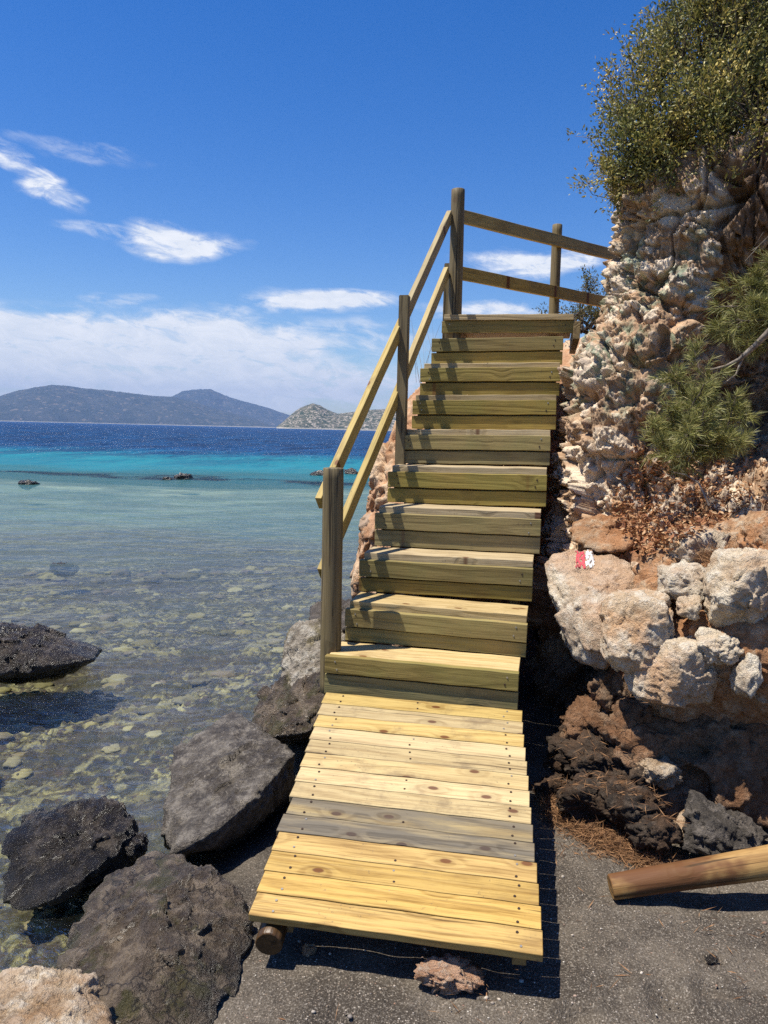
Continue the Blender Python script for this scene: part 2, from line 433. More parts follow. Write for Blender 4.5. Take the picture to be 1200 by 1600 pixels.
gx = axis_pts(-6900, -4.2, 3.2, 6900, 0.022, 60); gy = axis_pts(-60, 0.6, 7.0, 6900, 0.022, 60)
X, Y = np.meshgrid(gx, gy, indexing='ij')
p2 = np.stack([X.ravel(), Y.ravel(), np.zeros(X.size)], 1)
Z = ground_h(p2[:, 0], p2[:, 1])
near = np.exp(-((p2[:, 0] / 9) ** 2 + ((p2[:, 1] - 4) / 12) ** 2))
Z += near * (fbm(p2 * 1.6, 3, 3) * 0.05 + fbm(p2 * 7.0, 5, 4) * 0.026)
for (fx, fy, fr, fd) in [(1040, 1555, .055, .022), (1110, 1548, .05, .018), (905, 1588, .05, .022), (1115, 1500, .03, .016), (1050, 1580, .06, .015), (690, 1575, .06, .012), (520, 1590, .07, .016)]:
    q = on(fx, fy, 0.0); dd = np.hypot(p2[:, 0] - q[0], (p2[:, 1] - q[1]) * 1.3)
    ang = np.arctan2(p2[:, 1] - q[1], p2[:, 0] - q[0])
    Z += 1.6 * fd * (-np.exp(-(dd / fr) ** 2) + 0.6 * np.exp(-((dd - fr * 1.5) / (fr * 0.5)) ** 2) * (0.6 + 0.4 * np.sin(3 * ang)))
hb, idb = stones(p2 * 9.0, 21)
under = sstep(-0.14, -0.30, Z)
Z += hb * 0.05 * under * near
me = mesh_np('ground', np.stack([p2[:, 0], p2[:, 1], Z], 1), grid_faces(len(gx), len(gy)))
m, t, b = material('beach_and_seabed')
P = t.new('ShaderNodeNewGeometry').outputs['Position']
sp3 = t.new('ShaderNodeSeparateXYZ'); t.put(sp3, 0, P)
n0 = t.noise(P, 2.6, 6, 0.65); n1 = t.noise(P, 150, 4, 0.75); n2 = t.noise(P, 38, 4, 0.7)
sand = t.mix(t.ramp(n0, 0.38, 0.62), (0.064, 0.050, 0.036), (0.150, 0.122, 0.090))
sand = t.mix(t.ramp(n1, 0.5, 0.66, 0, 0.85), sand, (0.33, 0.29, 0.235))
sand = t.mix(t.ramp(n1, 0.48, 0.3, 0, 0.85), sand, (0.022, 0.019, 0.016))
sand = t.mix(t.ramp(n2, 0.52, 0.7, 0, 0.35), sand, (0.05, 0.042, 0.034))
vc = t.voro(P, 150, out='Color'); vd = t.voro(P, 150)
vs_ = t.new('ShaderNodeSeparateColor'); t.put(vs_, 0, vc)
grain = t.math('MULTIPLY', t.math('GREATER_THAN', vs_.outputs[0], 0.84), t.ramp(vd, 0.42, 0.3))
sand = t.mix(t.math('MULTIPLY', grain, 0.85), sand, t.mix(vs_.outputs[1], (0.50, 0.44, 0.36), (0.28, 0.20, 0.14)))
wz = t.math('ADD', sp3.outputs[2], t.math('MULTIPLY', t.math('SUBTRACT', n0, 0.5), 0.07))
wet = t.ramp(wz, -0.015, -0.10)
sand = t.mix(t.math('MULTIPLY', wet, 0.6), sand, (0.03, 0.027, 0.024))
pw = t.vmath('ADD', t.vmath('ADD', P, t.vmath('MULTIPLY', t.noise(t.scale(P, (9, 16, 1)), 1.0, 3, 0.6, 0.5, 1), (0.16, 0.09, 0))), t.vmath('MULTIPLY', t.noise(P, 3.5, 3, 0.5, 0, 1), (0.40, 0.40, 0.40)))
c1 = t.mix(0.45, t.voro(pw, 11.0, out='Color'), t.voro(pw, 27.0, out='Color')); d1 = t.voro(pw, 11.0); s1 = t.new('ShaderNodeSeparateColor'); t.put(s1, 0, c1)
peb = t.mix(t.ramp(s1.outputs[0], 0.3, 0.72), (0.105, 0.078, 0.064), (0.42, 0.37, 0.17))
peb = t.mix(t.ramp(s1.outputs[1], 0.60, 0.75), peb, (0.54, 0.49, 0.25))
peb = t.mix(t.ramp(s1.outputs[2], 0.68, 0.8), peb, (0.13, 0.085, 0.07))
peb = t.mix(t.ramp(d1, 0.3, 0.75), peb, (0.05, 0.04, 0.026))
peb = t.mix(t.ramp(t.noise(P, 26, 4, 0.7), 0.45, 0.7, 0, 0.75), peb, (0.05, 0.05, 0.025))
big = t.noise(t.scale(P, (0.5, 0.8, 0.5)), 1.0, 4, 0.6, 0.5)
peb = t.mix(t.ramp(big, 0.48, 0.60, 0, 0.8), peb, (0.09, 0.07, 0.05))
weed = t.noise(t.scale(P, (1.7, 2.3, 1)), 1.0, 5, 0.65, 0.6)
peb = t.mix(t.ramp(weed, 0.52, 0.60, 0, 0.75), peb, (0.065, 0.06, 0.03))
peb = t.mix(t.ramp(weed, 0.44, 0.36, 0, 0.55), peb, (0.46, 0.41, 0.20))
far = t.ramp(sp3.outputs[1], 11, 25, 0, 0.8)
peb = t.mix(far, peb, t.mix(t.ramp(t.noise(t.scale(P, (0.35, 0.7, 1)), 1.0, 5, 0.65), 0.4, 0.6), (0.52, 0.54, 0.40), (0.20, 0.17, 0.12)))
rf = t.math('MULTIPLY', t.ramp(sp3.outputs[2], -0.50, -0.33), t.ramp(sp3.outputs[1], 19, 22))
peb = t.mix(rf, peb, t.mix(t.ramp(t.noise(P, 1.3, 4, 0.7), 0.4, 0.6), (0.30, 0.19, 0.15), (0.10, 0.07, 0.055)))
col = t.mix(t.ramp(sp3.outputs[2], -0.17, -0.27), sand, peb)
t.put(b, 'Base Color', col); t.put(b, 'Roughness', t.ramp(wet, 0, 1, 0.85, 0.42)); b.inputs['Specular IOR Level'].default_value = 0.3
t.put(b, 'Normal', t.bump(t.math('ADD', n1, t.math('MULTIPLY', n2, 2.2)), 0.9, 0.012))
ground = tag(link('ground', me, m), kind='structure')
def gz(x, y):
    return float(ground_h(np.array([x]), np.array([y]))[0])

# ------------------------------------------------------------------ sea
def grow(a, step, mx, stop, end, n):
    out = [a]; st_ = step
    while out[-1] < stop:
        st_ = min(st_ * 1.04, mx); out.append(out[-1] + st_)
    k = np.arange(1, n + 1) / n
    return np.concatenate([out, out[-1] + (end - out[-1]) * k ** 3])
wx_ = np.concatenate([-grow(5.0, 0.035, 1.0, 230, 6900, 40)[::-1], np.arange(-4.965, 0.6, 0.035), grow(0.6, 0.035, 1.1, 120, 6900, 40)])
wy_ = np.concatenate([np.linspace(-60, 1.3, 20), np.arange(1.4, 14.0, 0.045), grow(14.0, 0.045, 0.7, 130, 131, 1)[:-1], grow(132.0, 0.8, 2.2, 560, 6900, 40)])
X, Y = np.meshgrid(wx_, wy_, indexing='ij')
p2 = np.stack([X.ravel(), Y.ravel(), np.zeros(X.size)], 1)
pr = np.stack([p2[:, 0] * 1.0 + 0.25 * p2[:, 1], p2[:, 1] * 1.0 - 0.2 * p2[:, 0], p2[:, 2]], 1)
nearw = np.exp(-np.clip(np.hypot(p2[:, 0], p2[:, 1]) - 6, 0, 1e5) / 30)
nearw2 = np.exp(-np.clip(np.hypot(p2[:, 0], p2[:, 1]) - 5, 0, 1e5) / 5)
Zw = WATER + nearw * 0.020 * vnoise(pr * [1.1, 2.0, 1], 60) + nearw2 * (0.012 * vnoise(pr * [3.2, 5.5, 1], 61) + 0.007 * fbm(pr * [8, 13, 1], 2, 62))
offs = sstep(28, 42, p2[:, 1] + 0.13 * p2[:, 0]) * (1 - sstep(480, 620, np.hypot(p2[:, 0], p2[:, 1])))
Zw += offs * (0.30 * fbm(pr * [0.085, 0.20, 1], 3, 70, 0.55) + 0.16 * fbm(pr * [0.28, 0.60, 1], 3, 72, 0.6, True))
lag = sstep(5, 12, p2[:, 1]) * (1 - offs) * (1 - sstep(480, 620, np.hypot(p2[:, 0], p2[:, 1])))
Zw += lag * 0.05 * fbm(pr * [0.7, 1.6, 1], 3, 74, 0.55)
me = mesh_np('sea', np.stack([p2[:, 0], p2[:, 1], Zw], 1), grid_faces(len(wx_), len(wy_)))
m = bpy.data.materials.new('sea_water'); m.use_nodes = True; m.node_tree.nodes.clear(); t = NT(m.node_tree)
out = t.new('ShaderNodeOutputMaterial')
P = t.new('ShaderNodeNewGeometry').outputs['Position']
sp3 = t.new('ShaderNodeSeparateXYZ'); t.put(sp3, 0, P)
rt = t.new('ShaderNodeVectorRotate', rotation_type='Z_AXIS'); t.put(rt, 'Vector', P); rt.inputs['Angle'].default_value = R(10)
q = rt.outputs[0]
Yd = t.math('ADD', sp3.outputs[1], t.math('MULTIPLY', sp3.outputs[0], 0.10))
h1 = t.noise(t.scale(q, (6, 14, 1)), 1.0, 5, 0.65, 0.8)
h2 = t.noise(t.scale(q, (1.5, 3.2, 1)), 1.0, 4, 0.55, 0.5)
h3 = t.noise(t.scale(q, (0.30, 0.7, 1)), 1.0, 4, 0.6, 0.4)
farf = t.ramp(Yd, 4, 40)
b1 = t.bump(h1, t.ramp(Yd, 5, 14, 1.0, 0.0), 0.055)
b2 = t.bump(h2, t.ramp(Yd, 14, 60, 0.9, 0.0), 0.13, b1)
b3n = t.new('ShaderNodeBump'); t.put(b3n, 'Height', h3); t.put(b3n, 'Strength', t.ramp(Yd, 15, 60, 0.0, 0.95)); t.put(b3n, 'Distance', 0.7); t.put(b3n, 'Normal', b2)
h4 = t.noise(t.scale(q, (0.30, 0.11, 1)), 1.0, 6, 0.7, 0.3)
b4n = t.new('ShaderNodeBump'); t.put(b4n, 'Height', h4); t.put(b4n, 'Strength', t.ramp(Yd, 25, 70, 0.0, 1.0)); t.put(b4n, 'Distance', 5.0); t.put(b4n, 'Normal', b3n.outputs[0])
nrm = b4n.outputs[0]
wob = t.math('MULTIPLY', t.math('SUBTRACT', t.noise(t.scale(P, (0.12, 0.25, 1)), 1.0, 4, 0.6), 0.5), 14.0)
Yn = t.math('ADD', Yd, wob)
c = t.mix(t.ramp(Yn, 5, 19), (0.16, 0.165, 0.11), (0.10, 0.215, 0.185))
c = t.mix(t.ramp(Yn, 17, 36), c, (0.012, 0.165, 0.205))
c = t.mix(t.ramp(Yn, 40, 62), c, (0.008, 0.072, 0.205))
c = t.mix(t.ramp(Yn, 90, 300, 0, 0.8), c, (0.008, 0.065, 0.20))
streak = t.noise(t.scale(q, (0.28, 0.09, 1)), 1.0, 7, 0.72, 0.3)
c = t.mix(t.math('MULTIPLY', t.ramp(streak, 0.42, 0.6), t.ramp(Yn, 26, 50, 0.0, 0.75)), c, (0.004, 0.025, 0.09))  # wave shading painted into the offshore water colour as dark streaks
dif = t.new('ShaderNodeBsdfDiffuse'); t.put(dif, 'Color', c); t.put(dif, 'Normal', nrm)
tra = t.new('ShaderNodeBsdfTransparent'); t.put(tra, 'Color', (0.92, 0.94, 0.87))
body = t.new('ShaderNodeMixShader')
ry = t.math('ABSOLUTE', t.math('SUBTRACT', t.math('ADD', sp3.outputs[1], t.math('MULTIPLY', sp3.outputs[0], 0.13)), t.math('ADD', 27.2, t.math('MULTIPLY', t.math('SUBTRACT', t.noise(t.scale(P, (0.3, 0.3, 1)), 1.0, 3), 0.5), 5.0))))
rmask = t.math('MULTIPLY', t.ramp(ry, 1.5, 0.2, 0, 0.9), t.ramp(t.noise(t.scale(P, (0.5, 0.5, 1)), 1.0, 4, 0.6), 0.4, 0.55))
bf = t.math('ADD', t.ramp(Yn, 3, 16, 0.03, 0.46), t.ramp(Yn, 27, 36, 0, 0.60))
t.put(body, 0, t.math('MULTIPLY', bf, t.math('SUBTRACT', 1.0, rmask)))
t.l.new(tra.outputs[0], body.inputs[1]); t.l.new(dif.outputs[0], body.inputs[2])
gl = t.new('ShaderNodeBsdfGlossy'); t.put(gl, 'Roughness', t.ramp(Yd, 3, 40, 0.05, 0.16)); t.put(gl, 'Normal', nrm)
fr = t.new('ShaderNodeFresnel'); t.put(fr, 'IOR', 1.333); t.put(fr, 'Normal', nrm)
ff = t.math('MINIMUM', fr.outputs[0], t.ramp(Yd, 4, 40, 0.60, 0.26))
ff = t.math('MULTIPLY', ff, t.ramp(Yd, 3, 16, 0.50, 0.70))
fin = t.new('ShaderNodeMixShader'); t.l.new(ff, fin.inputs[0]); t.l.new(body.outputs[0], fin.inputs[1]); t.l.new(gl.outputs[0], fin.inputs[2])
t.l.new(fin.outputs[0], out.inputs['Surface'])
sea = tag(link('sea', me, m), kind='structure')

# ------------------------------------------------------------------ distant hills
def hill(name, pts, dist, thick, seed, mat, base_drop=4.0, rough=1.0, nu=260, nv=70):
    xs = np.array([p[0] for p in pts], float); ys = np.array([p[1] for p in pts], float)
    xi = np.linspace(xs[0], xs[-1], nu); yi = np.interp(xi, xs, ys)
    az_ = np.zeros(nu); hh = np.zeros(nu)
    for k in range(nu):
        r = ray(xi[k], yi[k]); az_[k] = math.atan2(r[0], r[1]); hh[k] = EYE + dist * r[2] / math.hypot(r[0], r[1])
    v = np.linspace(0, 1, nv)
    prof = np.where(v < 0.5, np.sin(v * math.pi) ** 0.75, np.sin(v * math.pi))
    D = dist + (v - 0.5) * thick
    A, V = np.meshgrid(az_, np.arange(nv), indexing='ij')
    Dm = D[V]; x = np.sin(A) * Dm; y = np.cos(A) * Dm
    hgt = hh[:, None] * prof[None, :]
    pp = np.stack([x.ravel(), y.ravel(), np.zeros(x.size)], 1) / dist
    n = fbm(pp * 55, 5, seed, 0.55, True).reshape(x.shape) * 0.22 + fbm(pp * 180, 4, seed + 9, 0.6).reshape(x.shape) * 0.12
    crest = np.abs(v - 0.5)[None, :] * 2
    hgt = hgt * (1 + rough * n * (0.12 + 0.88 * np.clip(crest * 1.6, 0, 1)))
    z = np.maximum(hgt, 0) - base_drop * (1 - np.minimum(prof * 6, 1))[None, :]
    return tag(link(name, mesh_np(name, np.stack([x.ravel(), y.ravel(), z.ravel()], 1), grid_faces(nu, nv)), mat), kind='structure')

def hillmat(name, dark, light, bare, sc_, thr, beach=5.0):
    m, t, b = material(name)
    P = t.new('ShaderNodeNewGeometry').outputs['Position']
    s3 = t.new('ShaderNodeSeparateXYZ'); t.put(s3, 0, P)
    a = t.noise(P, sc_, 6, 0.7); f = t.voro(P, sc_ * 6, out='Color'); sf = t.new('ShaderNodeSeparateColor'); t.put(sf, 0, f)
    col = t.mix(t.ramp(a, 0.4, 0.6), dark, light)
    col = t.mix(t.math('MULTIPLY', t.ramp(sf.outputs[0], thr, thr + 0.08), t.ramp(t.noise(P, sc_ * 1.7, 4), 0.4, 0.6)), col, bare)
    col = t.mix(t.ramp(s3.outputs[2], beach, beach * 0.3, 0, 0.75), col, (0.42, 0.38, 0.30))
    t.put(b, 'Base Color', col); t.put(b, 'Roughness', 0.95); b.inputs['Specular IOR Level'].default_value = 0.05
    t.put(b, 'Normal', t.bump(t.noise(P, sc_ * 5, 4, 0.7), 1.0, 1.2 / sc_ * 0.1))
    return m
hf = hillmat('far_scrub', (0.03, 0.042, 0.036), (0.055, 0.062, 0.052), (0.15, 0.125, 0.09), 0.012, 0.8, 5.0)
hn = hillmat('near_scrub', (0.035, 0.05, 0.022), (0.10, 0.095, 0.06), (0.38, 0.32, 0.25), 0.055, 0.50, 4.0)
hill('hill', [(-330, 652), (-200, 632), (-100, 622), (0, 620), (25, 612), (60, 606), (80, 603), (105, 604), (130, 608), (165, 611), (200, 615), (240, 620), (270, 621), (300, 628), (340, 640), (400, 655), (430, 668)], 4700, 1500, 5, hf)
hill('hill', [(200, 662), (235, 640), (262, 624), (285, 612), (305, 610), (328, 609), (340, 614), (352, 619), (385, 629), (420, 638), (446, 647), (470, 655), (520, 668)], 5900, 1200, 15, hf)
hill('headland', [(432, 667), (445, 657), (455, 648), (464, 641), (476, 635), (488, 631), (500, 634), (512, 641), (528, 647), (545, 645), (562, 643), (580, 641), (600, 640), (640, 645), (700, 650), (760, 640), (850, 640), (960, 655), (1040, 678)], 1900, 420, 25, hn, nu=420)

# ------------------------------------------------------------------ haze
bm = bmesh.new(); bmesh.ops.create_cube(bm, size=1.0)
for v in bm.verts: v.co = Vector((v.co.x * 15000, v.co.y * 15000, -8.5 + (v.co.z + 0.5) * 365))
me = from_bm('haze', bm)
m = bpy.data.materials.new('sea_haze'); m.use_nodes = True; m.node_tree.nodes.clear(); t = NT(m.node_tree)
out = t.new('ShaderNodeOutputMaterial'); pv = t.new('ShaderNodeVolumePrincipled')
t.put(pv, 'Color', (0.30, 0.47, 0.82)); t.put(pv, 'Density', 0.00014); t.put(pv, 'Anisotropy', 0.0)
t.l.new(pv.outputs[0], out.inputs['Volume'])
tag(link('haze', me, m), kind='stuff')


# ------------------------------------------------------------------ stairs
def frame(o, x, yv, z):
    m = Matrix((Vector(x), Vector(yv), Vector(z))).transposed().to_4x4(); m.translation = Vector([float(q) for q in o]); return m

def board(name, A, B, deep, thick, mat, parent, vdir=None, sag=0.0, skew=0.0, ext=0.0):
    """plank whose upper front edge runs A->B; 'deep' along vdir (away), 'thick' downwards"""
    A = Vector([float(q) for q in A]); B = Vector([float(q) for q in B])
    u = (B - A).normalized(); A = A - u * ext; B = B + u * ext; L = (B - A).length
    v = Vector(vdir) if vdir is not None else Vector((-u.y, u.x, 0))
    v = (v - u * v.dot(u)).normalized(); wv = u.cross(v)
    if wv.z < 0: A = A + v * deep; B = B + v * deep; v = -v; wv = -wv
    bm = bmesh.new(); n = 12
    rings = []
    for k in range(n + 1):
        x = -L / 2 + L * k / n; dz = sag * math.sin(math.pi * k / n) + 0.0012 * math.sin(k * 1.7 + L * 50)
        rings.append([bm.verts.new((x, yy, zz)) for yy, zz in ((-deep / 2, dz - thick / 2), (deep / 2, dz - thick / 2), (deep / 2, dz + thick / 2), (-deep / 2, dz + thick / 2))])
    for k in range(n):
        for j in range(4):
            bm.faces.new((rings[k][j], rings[k][(j + 1) % 4], rings[k + 1][(j + 1) % 4], rings[k + 1][j]))
    bm.faces.new(rings[0][::-1]); bm.faces.new(rings[-1])
    bmesh.ops.recalc_face_normals(bm, faces=bm.faces)
    lim = [e for e in bm.edges if e.calc_face_angle(0) > 0.6]
    bmesh.ops.bevel(bm, geom=lim, offset=0.0028, segments=2, affect='EDGES', profile=0.5)
    ctr = (A + B) / 2 + v * (deep / 2) - wv * (thick / 2)
    return link(name, from_bm(name, bm), mat, parent, frame(ctr, u, v, wv))

def cyl(name, A, B, r0, r1, mat, parent, seg=28, wob=0.0, along='Z', seed=0):
    A = Vector([float(q) for q in A]); B = Vector([float(q) for q in B]); L = (B - A).length; d = (B - A).normalized()
    rows = max(6, int(L / 0.05)); vs_, fs_ = [], []
    zz = np.linspace(-L / 2, L / 2, rows); zz = np.concatenate([[zz[0]], [zz[0] + 0.004], zz[1:-1], [zz[-1] - 0.004], [zz[-1]]])
    bm = bmesh.new(); rings = []
    for i, z in enumerate(zz):
        k = (z + L / 2) / L; r = r0 + (r1 - r0) * k
        if i in (0, len(zz) - 1): r -= 0.004
        ring = []
        for j in range(seg):
            a = 2 * math.pi * j / seg
            rr = r * (1 + wob * (math.sin(a * 3 + z * 6 + seed) * 0.5 + math.sin(a * 2 - z * 11 + seed * 2) * 0.5))
            ring.append(bm.verts.new((rr * math.cos(a), rr * math.sin(a), z) if along == 'Z' else (z, rr * math.cos(a), rr * math.sin(a))))
        rings.append(ring)
    for i in range(len(rings) - 1):
        for j in range(seg): bm.faces.new((rings[i][j], rings[i][(j + 1) % seg], rings[i + 1][(j + 1) % seg], rings[i + 1][j]))
    bm.faces.new(rings[0][::-1]); bm.faces.new(rings[-1])
    bmesh.ops.recalc_face_normals(bm, faces=bm.faces)
    me = from_bm(name, bm)
    for p in me.polygons: p.use_smooth = len(p.vertices) == 4
    q = d.to_track_quat('Z' if along == 'Z' else 'X', 'Y').to_matrix().to_4x4(); q.translation = (A + B) / 2
    return link(name, me, mat, parent, q)

def screw_mesh(r):
    bm = bmesh.new(); bmesh.ops.create_cone(bm, cap_ends=True, segments=10, radius1=r, radius2=r * 0.8, depth=0.004)
    return from_bm('screw', bm)
SCREW = screw_mesh(0.0055); SCREW.materials.append(M['screw'])
SCREW2 = screw_mesh(0.005); SCREW2.materials.append(M['screw2'])
def screw(plank, x, y, z, me=None, facing='Z'):
    o = bpy.data.objects.new('screw', me or SCREW); C.objects.link(o); o.parent = plank
    o.location = (x, y, z)
    if facing == 'Y': o.rotation_euler = (R(90), 0, 0)
    return o

TF = {1: ((510, 1024.7), (811.2, 1052.5)), 2: ((545.8, 938.3), (824.7, 962)), 3: ((568, 863), (834, 876.7)), 4: ((591.7, 790.8), (846, 801)),
      5: ((612, 727.3), (855.5, 732.5)), 6: ((630.7, 670.7), (861, 671.8)), 7: ((648.7, 617.3), (870.5, 616.7)), 8: ((662, 568), (876, 566)),
      9: ((676.8, 528.8), (880.3, 525.3)), 10: ((694, 491.5), (897, 490.4))}
stairs = empty('wooden_staircase', (0.3, 4.4, 0.0))
tag(stairs, 'olive-tinted timber staircase with a railing on its seaward side, climbing beside the cliff', 'staircase')
NOSE = {}
for n in range(1, 11):
    (lx, ly), (rx, ry) = TF[n]
    Yn_ = 5.96 if n == 10 else 3.735 + 0.25 * (n - 1) + (0.0 if n in (1, 9) else 0.048)
    A = at(lx, ly, Yn_); Wd = 0.95
    # width 0.95 m, turned about 12 degrees: right end nearer
    B = at(rx, ry, Yn_ - Wd * math.sin(R(12.0)))
    NOSE[n] = (A, B)
    print('step', n, A.round(3), B.round(3), round(float(np.linalg.norm(B - A)), 3))
Vd = Vector((math.sin(R(12)), math.cos(R(12)), 0)); UP = np.array([0, 0, 1.0]); VN = np.array(Vd)
for n in range(1, 11):
    A, B = NOSE[n]
    flush = n in (1, 9)
    if n == 10:
        tr = board('tread', A - VN * 0.005, B - VN * 0.005, 1.15, 0.042, M['tread'], stairs, vdir=Vd, ext=0.0)
        led = 0.046; bh = [0.088]
    else:
        tr = board('tread', A + VN * (0.042 if flush else 0.0), B + VN * (0.042 if flush else 0.0), 0.235, 0.042, M['tread'], stairs, vdir=Vd, ext=-0.004)
        led = 0.0 if flush else 0.036
    zlow = (NOSE[n - 1][0][2] if n > 1 else 0.46); drop = float(A[2] - zlow)
    if n == 1: drop = 0.205
    pro = 0.042 if not flush else 0.0
    if n == 10: pro = -0.012
    tops = [led]
    h1_ = 0.094 if n != 10 else 0.088
    if n == 1: h1_ = 0.088
    x1 = led + h1_; x2 = x1 + 0.009; h2_ = drop - x2 - 0.006
    ra = random.uniform(-0.006, 0.006); ea = random.uniform(-0.003, 0.006)
    lA = A - VN * pro - UP * led; lB = B - VN * pro - UP * led
    lA = lA - (B - A) * (0.012 + ea); lB = lB
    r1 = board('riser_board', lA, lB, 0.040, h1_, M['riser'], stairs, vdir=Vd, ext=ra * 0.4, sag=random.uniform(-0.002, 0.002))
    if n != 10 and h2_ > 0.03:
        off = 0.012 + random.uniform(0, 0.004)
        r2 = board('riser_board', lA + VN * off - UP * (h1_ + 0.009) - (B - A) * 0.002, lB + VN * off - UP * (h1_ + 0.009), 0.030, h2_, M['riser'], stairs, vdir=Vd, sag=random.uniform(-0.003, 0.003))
    if n != 10: board('added_gap_blocker', lA + VN * 0.046 - UP * 0.02, lB + VN * 0.046 - UP * 0.02, 0.018, drop - led - 0.026, M['railend'], stairs, vdir=Vd, ext=-0.03)  # extra unseen board, added to stop light showing through the riser gaps
    L_ = float(np.linalg.norm(B - A))
    for s in (-1, 1):
        screw(r1, s * (L_ / 2 - 0.05) , -0.0205, random.uniform(0.01, 0.03), SCREW2 if random.random() < 0.5 else None, 'Y')
        if n != 10: screw(r1, s * (L_ / 2 - 0.06), -0.0205, -random.uniform(0.015, 0.03), SCREW2 if random.random() < 0.4 else None, 'Y')
# stringers and under-carriage
A1, B1 = NOSE[1]; A9, B9 = NOSE[10]
for k, (s0, s1) in enumerate(((A1, A9), (B1, B9))):
    du = (B1 - A1) / np.linalg.norm(B1 - A1)
    sh = du * (0.07 if k == 0 else -0.13)
    p0 = s0 + sh + VN * 0.10 - UP * 0.20; p1 = s1 + sh + VN * 0.22 - UP * 0.20
    d = Vector((p1 - p0).tolist()).normalized()
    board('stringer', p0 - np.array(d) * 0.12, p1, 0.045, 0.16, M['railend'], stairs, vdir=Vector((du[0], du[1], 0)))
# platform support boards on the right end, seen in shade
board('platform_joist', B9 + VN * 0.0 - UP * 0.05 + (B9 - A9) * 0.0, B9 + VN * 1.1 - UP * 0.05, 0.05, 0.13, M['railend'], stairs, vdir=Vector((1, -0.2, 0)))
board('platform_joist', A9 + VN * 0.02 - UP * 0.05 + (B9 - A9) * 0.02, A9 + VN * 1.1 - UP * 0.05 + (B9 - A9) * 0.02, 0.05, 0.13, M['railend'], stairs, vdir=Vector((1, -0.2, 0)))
# posts
P1t = at(521, 731, 3.85); P1b = np.array([P1t[0] + 0.002, 3.85, 0.40])
cyl('post', P1b, P1t, 0.054, 0.052, M['post'], stairs, wob=0.012, seed=1)
P2t = at(632, 462, 5.02); P2b = np.array([P2t[0] + 0.004, 5.02, 1.30])
bm = bmesh.new()
def square_post(name, b_, t__, s, parent):
    d = float(t__[2] - b_[2]); bm = bmesh.new(); bmesh.ops.create_cube(bm, size=1.0)
    for v in bm.verts: v.co = Vector((v.co.x * s, v.co.y * s, v.co.z * d))
    bmesh.ops.bevel(bm, geom=[e for e in bm.edges], offset=0.004, segments=2, affect='EDGES')
    bmesh.ops.subdivide_edges(bm, edges=[e for e in bm.edges if e.calc_length() > 0.2], cuts=8)
    mwx = Matrix.Rotation(R(-12), 4, 'Z'); mwx.translation = Vector(((b_ + t__) / 2).tolist())
    return link(name, from_bm(name, bm), M['post'], parent, mwx)
bm.free()
square_post('post', P2b, P2t, 0.064, stairs)
P3t = at(716, 296, 6.02); P3b = np.array([P3t[0] + 0.006, 6.02, 2.40])
cyl('post', P3b, P3t, 0.054, 0.051, M['post'], stairs, wob=0.012, seed=3)
P4t = at(871, 351, 6.85); P4b = np.array([P4t[0] + 0.004, 6.85, 2.45])
cyl('post', P4b, P4t, 0.044, 0.042, M['post'], stairs, wob=0.01, seed=5)
# small block behind the upper post
P3k = at(700, 412, 6.12)
square_post('post', np.array([P3k[0], 6.12, 2.3]), P3k, 0.05, stairs)
def rail(p0, p1, h, th, mat=None):
    p0 = np.array(p0); p1 = np.array(p1)
    d = Vector((p1 - p0).tolist()).normalized(); side = Vector((d.y, -d.x, 0)).normalized(); up_ = side.cross(d)
    if up_.z < 0: up_ = -up_
    A = p0 + np.array(up_) * h / 2 - np.array(side) * th / 2; B = p1 + np.array(up_) * h / 2 - np.array(side) * th / 2
    return board('handrail', A, B, th, h, mat or M['rail'], stairs, vdir=side)
Y1, Y2, Y3 = 3.90, 5.04, 5.99
rail(at(500, 787, Y1 + 0.02), at(629, 503, Y2 + 0.06), 0.078, 0.036)
rail(at(631, 497, Y2 + 0.06), at(703, 336, Y3 + 0.02), 0.078, 0.036)
rail(at(503, 897, Y1 + 0.02), at(626, 604, Y2 + 0.06), 0.078, 0.036)
rail(at(629, 594, Y2 + 0.06), at(698, 424, Y3 + 0.02), 0.078, 0.036)
rail(at(712, 336, 6.06), at(1035, 418, 7.75), 0.098, 0.036)
rail(at(710, 425, 6.06), at(1030, 489, 7.75), 0.098, 0.036)

